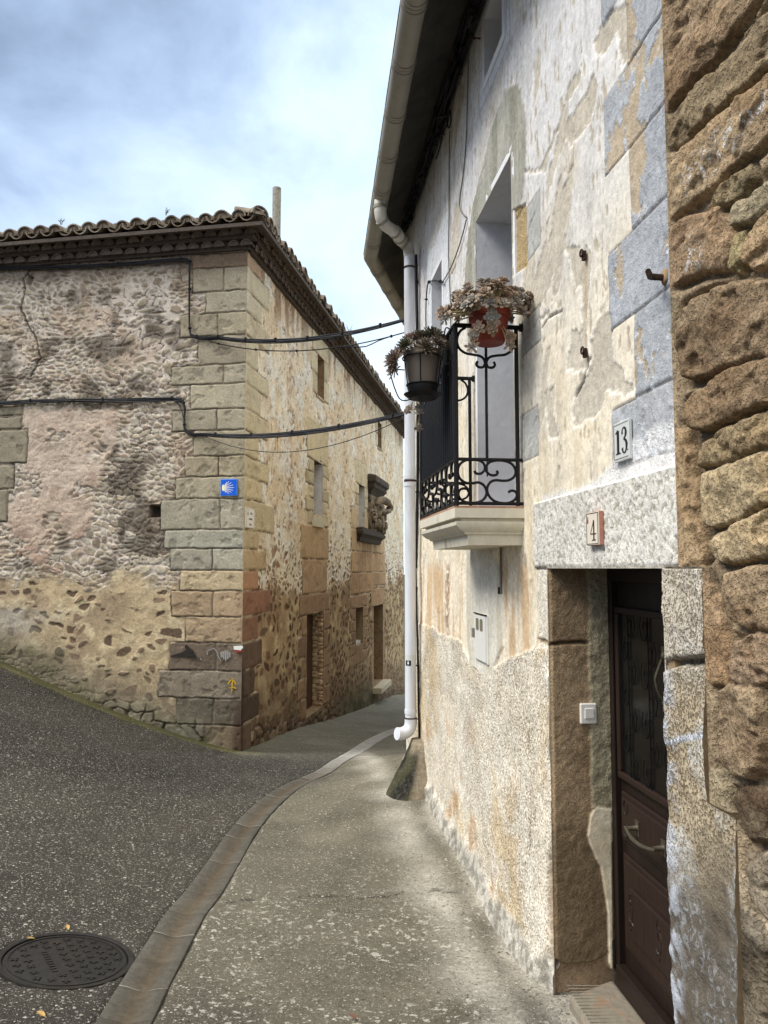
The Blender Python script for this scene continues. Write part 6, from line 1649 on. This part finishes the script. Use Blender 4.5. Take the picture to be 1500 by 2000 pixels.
pp = smooth_path([(X(a), Y(b), 0) for a, b in P], 4); serif_stroke(mb, R, [(p.x, p.y) for p in pp], list(np.interp(np.linspace(0, 12, len(pp)), range(13), wd) * w), o); mb.ribbon(R, [(X(.93), Y(.25)), (X(.93), Y(.21))], .05 * w, o, o + .0008)
mb.build('numeral', M['ink'], N13)
mb = MB()
for a, b, c, d in ((.02, .98, .93, .945), (.03, .97, .06, .08), (.02, .04, .06, .95)): mb.fbox(R, X(b), X(a), Y(c), Y(d), o, o + .0006)
mb.build('border_line', M['graywire'], N13)
# meter cabinet
sL, z1 = R.st(927, 1196, .02); sR_, _ = R.st(951, 1204, .02); z0 = R.st(930, 1288, .02)[1]
MC = MB().fbox(R, sR_, sL, z0, z1, -.03, .02).build('meter_cabinet', M['cabinet'], None, bevel=.004); tag(MC, 'white utility meter cabinet set in the wall below the balcony', 'cabinet')
w, h = sL - sR_, z1 - z0; MB().fbox(R, X(.94), X(.08), Y(.03), Y(.965), .0205, .027).build('cabinet_door', M['cabinet'], MC, bevel=.003)
for a in (.32, .64):
    pp = [(X(a + .12 * math.cos(t) if False else a + .11 * max(-1, min(1, 1.3 * math.cos(t)))), Y(.775 + .125 * max(-1, min(1, 1.15 * math.sin(t))))) for t in np.linspace(0, 2 * math.pi, 22)[:-1]]; flat(R, pp, .0272, .0295, 'meter_window', M['greyglass'], MC)
MB().fbox(R, X(.02), X(-.14), Y(.46), Y(.66), .004, .032).build('cabinet_lock', M['graywire'], MC, bevel=.003)
mb = MB(); mb.fbox(R, X(.99), X(-.01), Y(.985), Y(1.005), .018, .03); mb.build('rain_strip', M['rust'], MC)
# doorbell switch on the left reveal
a0 = J.st(1133, 1375, .02); a1 = J.st(1166, 1412, .02)
SWB = MB().fbox(J, a0[0], a1[0], a1[1] - .004, a0[1] + .002, .006, .024).build('bell_switch', M['white'], None, bevel=.006); tag(SWB, 'white plastic bell switch on the stone reveal left of the door', 'switch')
w, h = a1[0] - a0[0], a0[1] - a1[1]; MB().fbox(J, a0[0] + .25 * w, a0[0] + .80 * w, a1[1] + .25 * h, a1[1] + .78 * h, .0242, .029).build('rocker', M['white'], SWB, bevel=.002)
# iron spike between the houses
p = R.st(1300, 543, .0); mb = MB(); mb.tube([R.p(p[0], p[1], -.02), R.p(p[0] + .004, p[1] + .004, .05), R.p(*R.st(1266, 530, .13), .13)], [.011, .011, .009], 8); sp = mb.build('iron_spike', M['rust'], None, smooth=40); tag(sp, 'black iron spike sticking out where plaster meets rubble', 'spike')
mb = MB(); rough_blob(mb, R, p[0] - .02, p[0] + .02, p[1] - .02, p[1] + .03, -.012, .01, 3, 5); mb.build('mortar_lump', M['jambstone'], sp, smooth=180)
for x, y, lab in ((1139, 500, 'rusty eye anchor high in the peeled plaster patch'), (1141, 690, 'rusted anchor stub low in the peeled plaster streak')):
    a = R.st(x, y, .01); mb = MB(); mb.fbox(R, a[0] - .009, a[0] + .009, a[1] - .018, a[1] + .02, .0, .014); mb.tube([R.p(a[0] + .014 * math.cos(t), a[1] + .014 * math.sin(t) + .012, .018) for t in np.linspace(0, 6.28, 13)], .004, 6); tag(mb.build('wall_anchor', M['rust'], None), lab, 'anchor', 'rusty anchors in the plaster')
for x, y, lab in ((935, 75, 'small black hook near the top of the white wall'), (926, 76, 'small iron hook right under the eaves cables'), (867, 262, 'short nail by the knotted wire under the eaves'), (900, 145, 'tiny iron staple left of the upper window')):
    a = R.st(x, y, .01); mb = MB(); mb.tube([R.p(a[0], a[1], -.01), R.p(a[0], a[1], .04), R.p(a[0], a[1] + .025, .05)], .006, 6); tag(mb.build('wall_hook', M['rust'], None), lab, 'hook', 'hooks under the eaves')

# ================================================================ PAINTED MARKS ON THE CORNER
def blot(fr, px, o, name, mat, label, cat):
    ob = flat(fr, [fr.st(x, y, o) for x, y in px], o - .003, o, name, mat); return tag(ob, label, cat)


blot(L, [(456, 1262), (473, 1261), (475, 1265), (470, 1270), (457, 1269)], .032, 'trail_blaze', M['paintw'], 'white over red trail blaze stripe near the corner edge', 'trail mark')
_tb = bpy.data.objects['trail_blaze']; flat(L, [L.st(x, y, .0315) for x, y in ((460, 1270), (473, 1270), (472, 1274), (460, 1274))], .028, .0315, 'red_stripe', M['paintr'], _tb)
mb = MB(); oo = .033
def stroke_px(fr, pts, w, o): mb.ribbon(fr, [fr.st(x, y, o) for x, y in pts], w, o - .004, o)
stroke_px(L, [(452, 1354), (453, 1342), (454, 1328)], .015, oo); stroke_px(L, [(445, 1336), (449, 1330), (454, 1325), (457, 1330), (461, 1338)], .015, oo + .001); stroke_px(L, [(447, 1344), (455, 1342), (461, 1345)], .012, oo + .002)
tag(mb.build('painted_arrow', M['painty'], None), 'yellow hand painted arrow pointing up low on the corner stone', 'trail mark')
mb = MB(); stroke_px(L, [(405, 1279), (404, 1272), (410, 1269), (418, 1266), (424, 1274), (426, 1278)], .012, oo); stroke_px(L, [(424, 1278), (431, 1290)], .010, oo + .001)
for k in range(5): stroke_px(L, [(432 + k * 4, 1270 + abs(k - 2) * 2), (433 + k * 4, 1290 - abs(k - 2) * 3)], .022, oo + .002 + k * .0003)
stroke_px(L, [(391, 1286), (394, 1289)], .014, oo)
tag(mb.build('painted_scribble', M['paintg'], None), 'pale grey and white paint scribble beside the black smudge', 'graffiti')
mb = MB(); stroke_px(L, [(333, 1282), (352, 1279), (368, 1276), (382, 1281)], [.02, .05, .09, .03], oo - .001); stroke_px(L, [(362, 1260), (367, 1268), (374, 1276)], [.03, .06, .09], oo - .0005)
tag(mb.build('black_smudge', M['paintk'], None), 'black sooty smear on a low corner block of the stone house', 'stain')

# ================================================================ STREET THINGS
# guard stone at the foot of the downpipe
def guard_stone():
    N_, rows = 26, 16; V, Fs, col = [], [], []
    zg = min(gz(*R.p(6.6, 0, .4)[:2])[0], -.1) - .12; zt = R.st(803, 1446, .1)[1] + .02
    rnd = np.random.RandomState(4)
    for i in range(rows + 1):
        t = i / rows; z = zg + (zt - zg) * t; k = (1 - t)
        o_max = .10 + .31 * k ** 1.15; hs = (.11 + .26 * k ** 1.0) * (1 if t < .97 else .8); sc = 6.96 - .12 * k
        for j in range(N_ + 1):
            a = math.pi * j / N_; f = lambda x: math.copysign(abs(x) ** .8, x)
            nn = (fbm(np.array([math.cos(a) * 2 + 3.1]), np.array([t * 4 + math.sin(a) * 2]), 501, 4)[0] - .5)
            V.append(R.p(sc - hs * f(math.cos(a)) * (1 + .16 * nn), z, -.03 + (o_max + .03) * f(math.sin(a)) * (1 + .2 * nn)))
            wl = nn + .5; side = math.sin(a)
            c = lerp(lin(40, 39, 30), lin(72, 70, 46), np.array(float(ss(.4, .6, wl))))
            c = lerp(c, lin(150, 136, 108), np.array(float(ss(.75, .95, t) * .9)))
            c = lerp(c, lin(140, 124, 98), np.array(float(ss(.62, .35, a) * .8)))
            c = lerp(c, lin(110, 112, 62), np.array(float(ss(.22, .05, t) * ss(.4, .55, wl)))); c = lerp(c, lin(150, 150, 128), np.array(float(ss(2.1, 2.9, a) * .8))); col.append(c)
    n = N_ + 1
    for i in range(rows):
        for j in range(N_): a = i * n + j; Fs.append((a, a + 1, a + n + 1, a + n))
    Fs2 = [(rows * n + j, rows * n + j + 1, rows * n + N_ - j - 1, rows * n + N_ - j) for j in range(N_ // 2)]
    o = npmesh('guard_stone', np.array(V), np.array(Fs + Fs2)[:, ::-1], M['rubble'], None, {'col': np.array(col), 'fx': np.tile([.3, 1, .05], (len(V), 1))})
    bm = bmesh.new(); bm.from_mesh(o.data); bmesh.ops.recalc_face_normals(bm, faces=bm.faces[:]); bm.to_mesh(o.data); bm.free()
    tag(o, 'mossy black wedge-shaped guard stone leaning under the downpipe', 'stone')


guard_stone()
# manhole cover
mc = Vector((MAN[0], MAN[1], gz(MAN[0], MAN[1])[0])); gx = (gz(MAN[0] + .3, MAN[1])[0] - gz(MAN[0] - .3, MAN[1])[0]) / .6; gy = (gz(MAN[0], MAN[1] + .3)[0] - gz(MAN[0], MAN[1] - .3)[0]) / .6
MH = empty('manhole_cover', mc, 'round dark cast iron manhole cover with cross studs beside the drain channel', 'manhole cover'); MH.rotation_euler = Vector((-gx, -gy, 1)).to_track_quat('Z', 'Y').to_euler()
def mhb(mb, name, mat, sm=None):
    me = bpy.data.meshes.new(name); me.from_pydata(mb.v, [], mb.f)
    bm = bmesh.new(); bm.from_mesh(me); bmesh.ops.recalc_face_normals(bm, faces=bm.faces[:]); bm.to_mesh(me); bm.free()
    if sm: me.polygons.foreach_set('use_smooth', [True] * len(me.polygons)); me.set_sharp_from_angle(angle=math.radians(sm))
    return link(name, me, mat, MH)
mb = MB(); mb.lathe([(.282, -.06), (.282, .004), (.286, .006), (.306, .006), (.312, -.06)], (0, 0, 0), 64); mhb(mb, 'frame', M['steel'], 30)
mb = MB(); mb.lathe([(0, .0), (.27, .0), (.278, -.004), (.278, -.05)], (0, 0, 0), 64); LID = mhb(mb, 'lid', M['steel'], 30)
mb = MB(); mb.lathe([(.255, -.001), (.255, .0035), (.268, .0035), (.268, -.001)], (0, 0, 0), 64)
rn = random.Random(2)
for i in range(-4, 5):
    for j in range(-4, 5):
        x, y = (i + .5 * (j % 2)) * .062, j * .055
        if math.hypot(x, y) > .235 or (j in (1, 2) and abs(x) < .13): continue
        a = rn.random() * 3
        for da in (0, math.pi / 2):
            c_, s_ = math.cos(a + da), math.sin(a + da); l, w = .019, .005; q = [(x + c_ * u * l - s_ * v * w, y + s_ * u * l + c_ * v * w) for u, v in ((-1, -1), (1, -1), (1, 1), (-1, 1))]
            mb.box8([(u, v, -.002) for u, v in q] + [(u, v, .004 + .0003 * (da > 0)) for u, v in q])
for k in range(9):
    x = -.11 + k * .026; mb.box8([(x, .065, -.002), (x + .016, .065, -.002), (x + .016, .09, -.002), (x, .09, -.002), (x, .065, .0035), (x + .016, .065, .0035), (x + .016, .09, .0035), (x, .09, .0035)])
mhb(mb, 'stud_pattern', M['steel'])
# door step
st0 = R.st(1112, 1938, .12); zs_ = R.st(1205, 1905, -.05)[1]
mb = MB(); zt = zsill - .02; sl = R.st(1112, 1932, -.02)[0]
V = [R.p(DS0 - .05, -.3, .0), R.p(sl, -.3, .0), R.p(DS1 + .0, -.3, -.27), R.p(DS0 - .05, -.3, -.27), R.p(DS0 - .05, zt, -.01), R.p(sl, zt, -.015), R.p(DS1 - .004, zsill - .03, -.27), R.p(DS0 - .02, zsill - .03, -.27)]
mb.box8(V); tag(mb.build('door_step', M['step'], None, bevel=.02), 'worn ribbed stone step below the dark wooden door', 'step')
stp = bpy.data.objects['door_step']; mb = MB()
for k in range(44):
    t = (k + .5) / 44; s = DS0 + (DS1 - .05 - DS0) * t; P = [Vector(R.p(s, zt + .001, -.03)).lerp(Vector(R.p(s, zsill - .029, -.2)), q) for q in (0, .5, 1)]; mb.tube(P, .0032, 5)
mb.build('step_ribs', M['step'], stp, smooth=60)
# fallen leaves
def fallen_leaf(x, y, sz, a, mat, label):
    p = gpx(x, y); z = gz(*p)[0] + .006; mb = MB(); V = []
    out = [(0, -1), (.35, -.55), (.5, 0), (.3, .6), (0, 1), (-.3, .6), (-.5, 0), (-.35, -.55)]
    for u, v in out: V.append((p[0] + sz * (u * math.cos(a) - v * math.sin(a)), p[1] + sz * (u * math.sin(a) + v * math.cos(a)), z + .012 * abs(u) + .006 * v))
    V.append((p[0], p[1], z)); tag(MB().add(V, [(i, (i + 1) % 8, 8) for i in range(8)]).build('fallen_leaf', mat, None, recalc=False), label, 'leaf', 'fallen leaves')
    return z
LF1 = pm('yellow_leaf', lin(168, 138, 82), .8, var=.3, scale=40); LF2 = pm('brown_leaf', lin(104, 66, 52), .8, var=.3, scale=40)
fallen_leaf(132, 1814, .022, .6, LF1, 'pale dry leaf just behind the manhole cover'); fallen_leaf(60, 1836, .02, 2.1, LF1, 'curled pale leaf at the back left rim of the manhole cover'); fallen_leaf(80, 1984, .024, 1.2, LF1, 'yellow leaf on the asphalt at the bottom left corner'); fallen_leaf(1052, 1912, .028, .3, LF2, 'reddish brown leaf at the wall foot near the door'); fallen_leaf(1038, 1905, .02, 1.8, LF2, 'smaller brown leaf fragment beside the reddish leaf at the wall foot'); fallen_leaf(690, 1990, .02, 1.0, LF2, 'small brown leaf on the pavement at the bottom middle')
# grass tufts on the roof edge and moss strip plants
def tuft(name, loc, n, h, label, seed):
    rn = random.Random(seed); mb = MB(); loc = Vector(loc)
    for k in range(n):
        a = rn.random() * 6.28; d = Vector((math.cos(a), math.sin(a), 0)); l = h * rn.uniform(.5, 1); P = [loc + d * .01, loc + d * l * .25 + Vector((0, 0, l * .6)), loc + d * l * .5 + Vector((0, 0, l))]
        mb.tube(P, [.004, .003, .001], 4)
        for q in range(3): leaf_mesh(mb, P[1].lerp(P[2], q / 2), d + Vector((rn.uniform(-.8, .8), rn.uniform(-.8, .8), .4)), (0, 0, 1), .03, .012, .002)
    tag(mb.build(name, pm('dry_weed_%d' % seed, lin(98, 96, 70), .9, var=.3, scale=40), None), label, 'weed', 'weeds on the tiles')


tuft('roof_weed', L.p(L.st(322, 418, .4)[0], ZE + .14, .38), 7, .08, 'tiny weed growing on the street side roof tiles', 1); tuft('roof_weed', L.p(L.st(120, 435, .4)[0], ZE + .12, .4), 6, .06, 'tiny dry weed far left on the roof tiles', 2); tuft('roof_weed', A.p(5.0, ZE + .12, .35), 9, .14, 'dry weed on the lane side roof edge', 3)

bpy.context.view_layer.update()
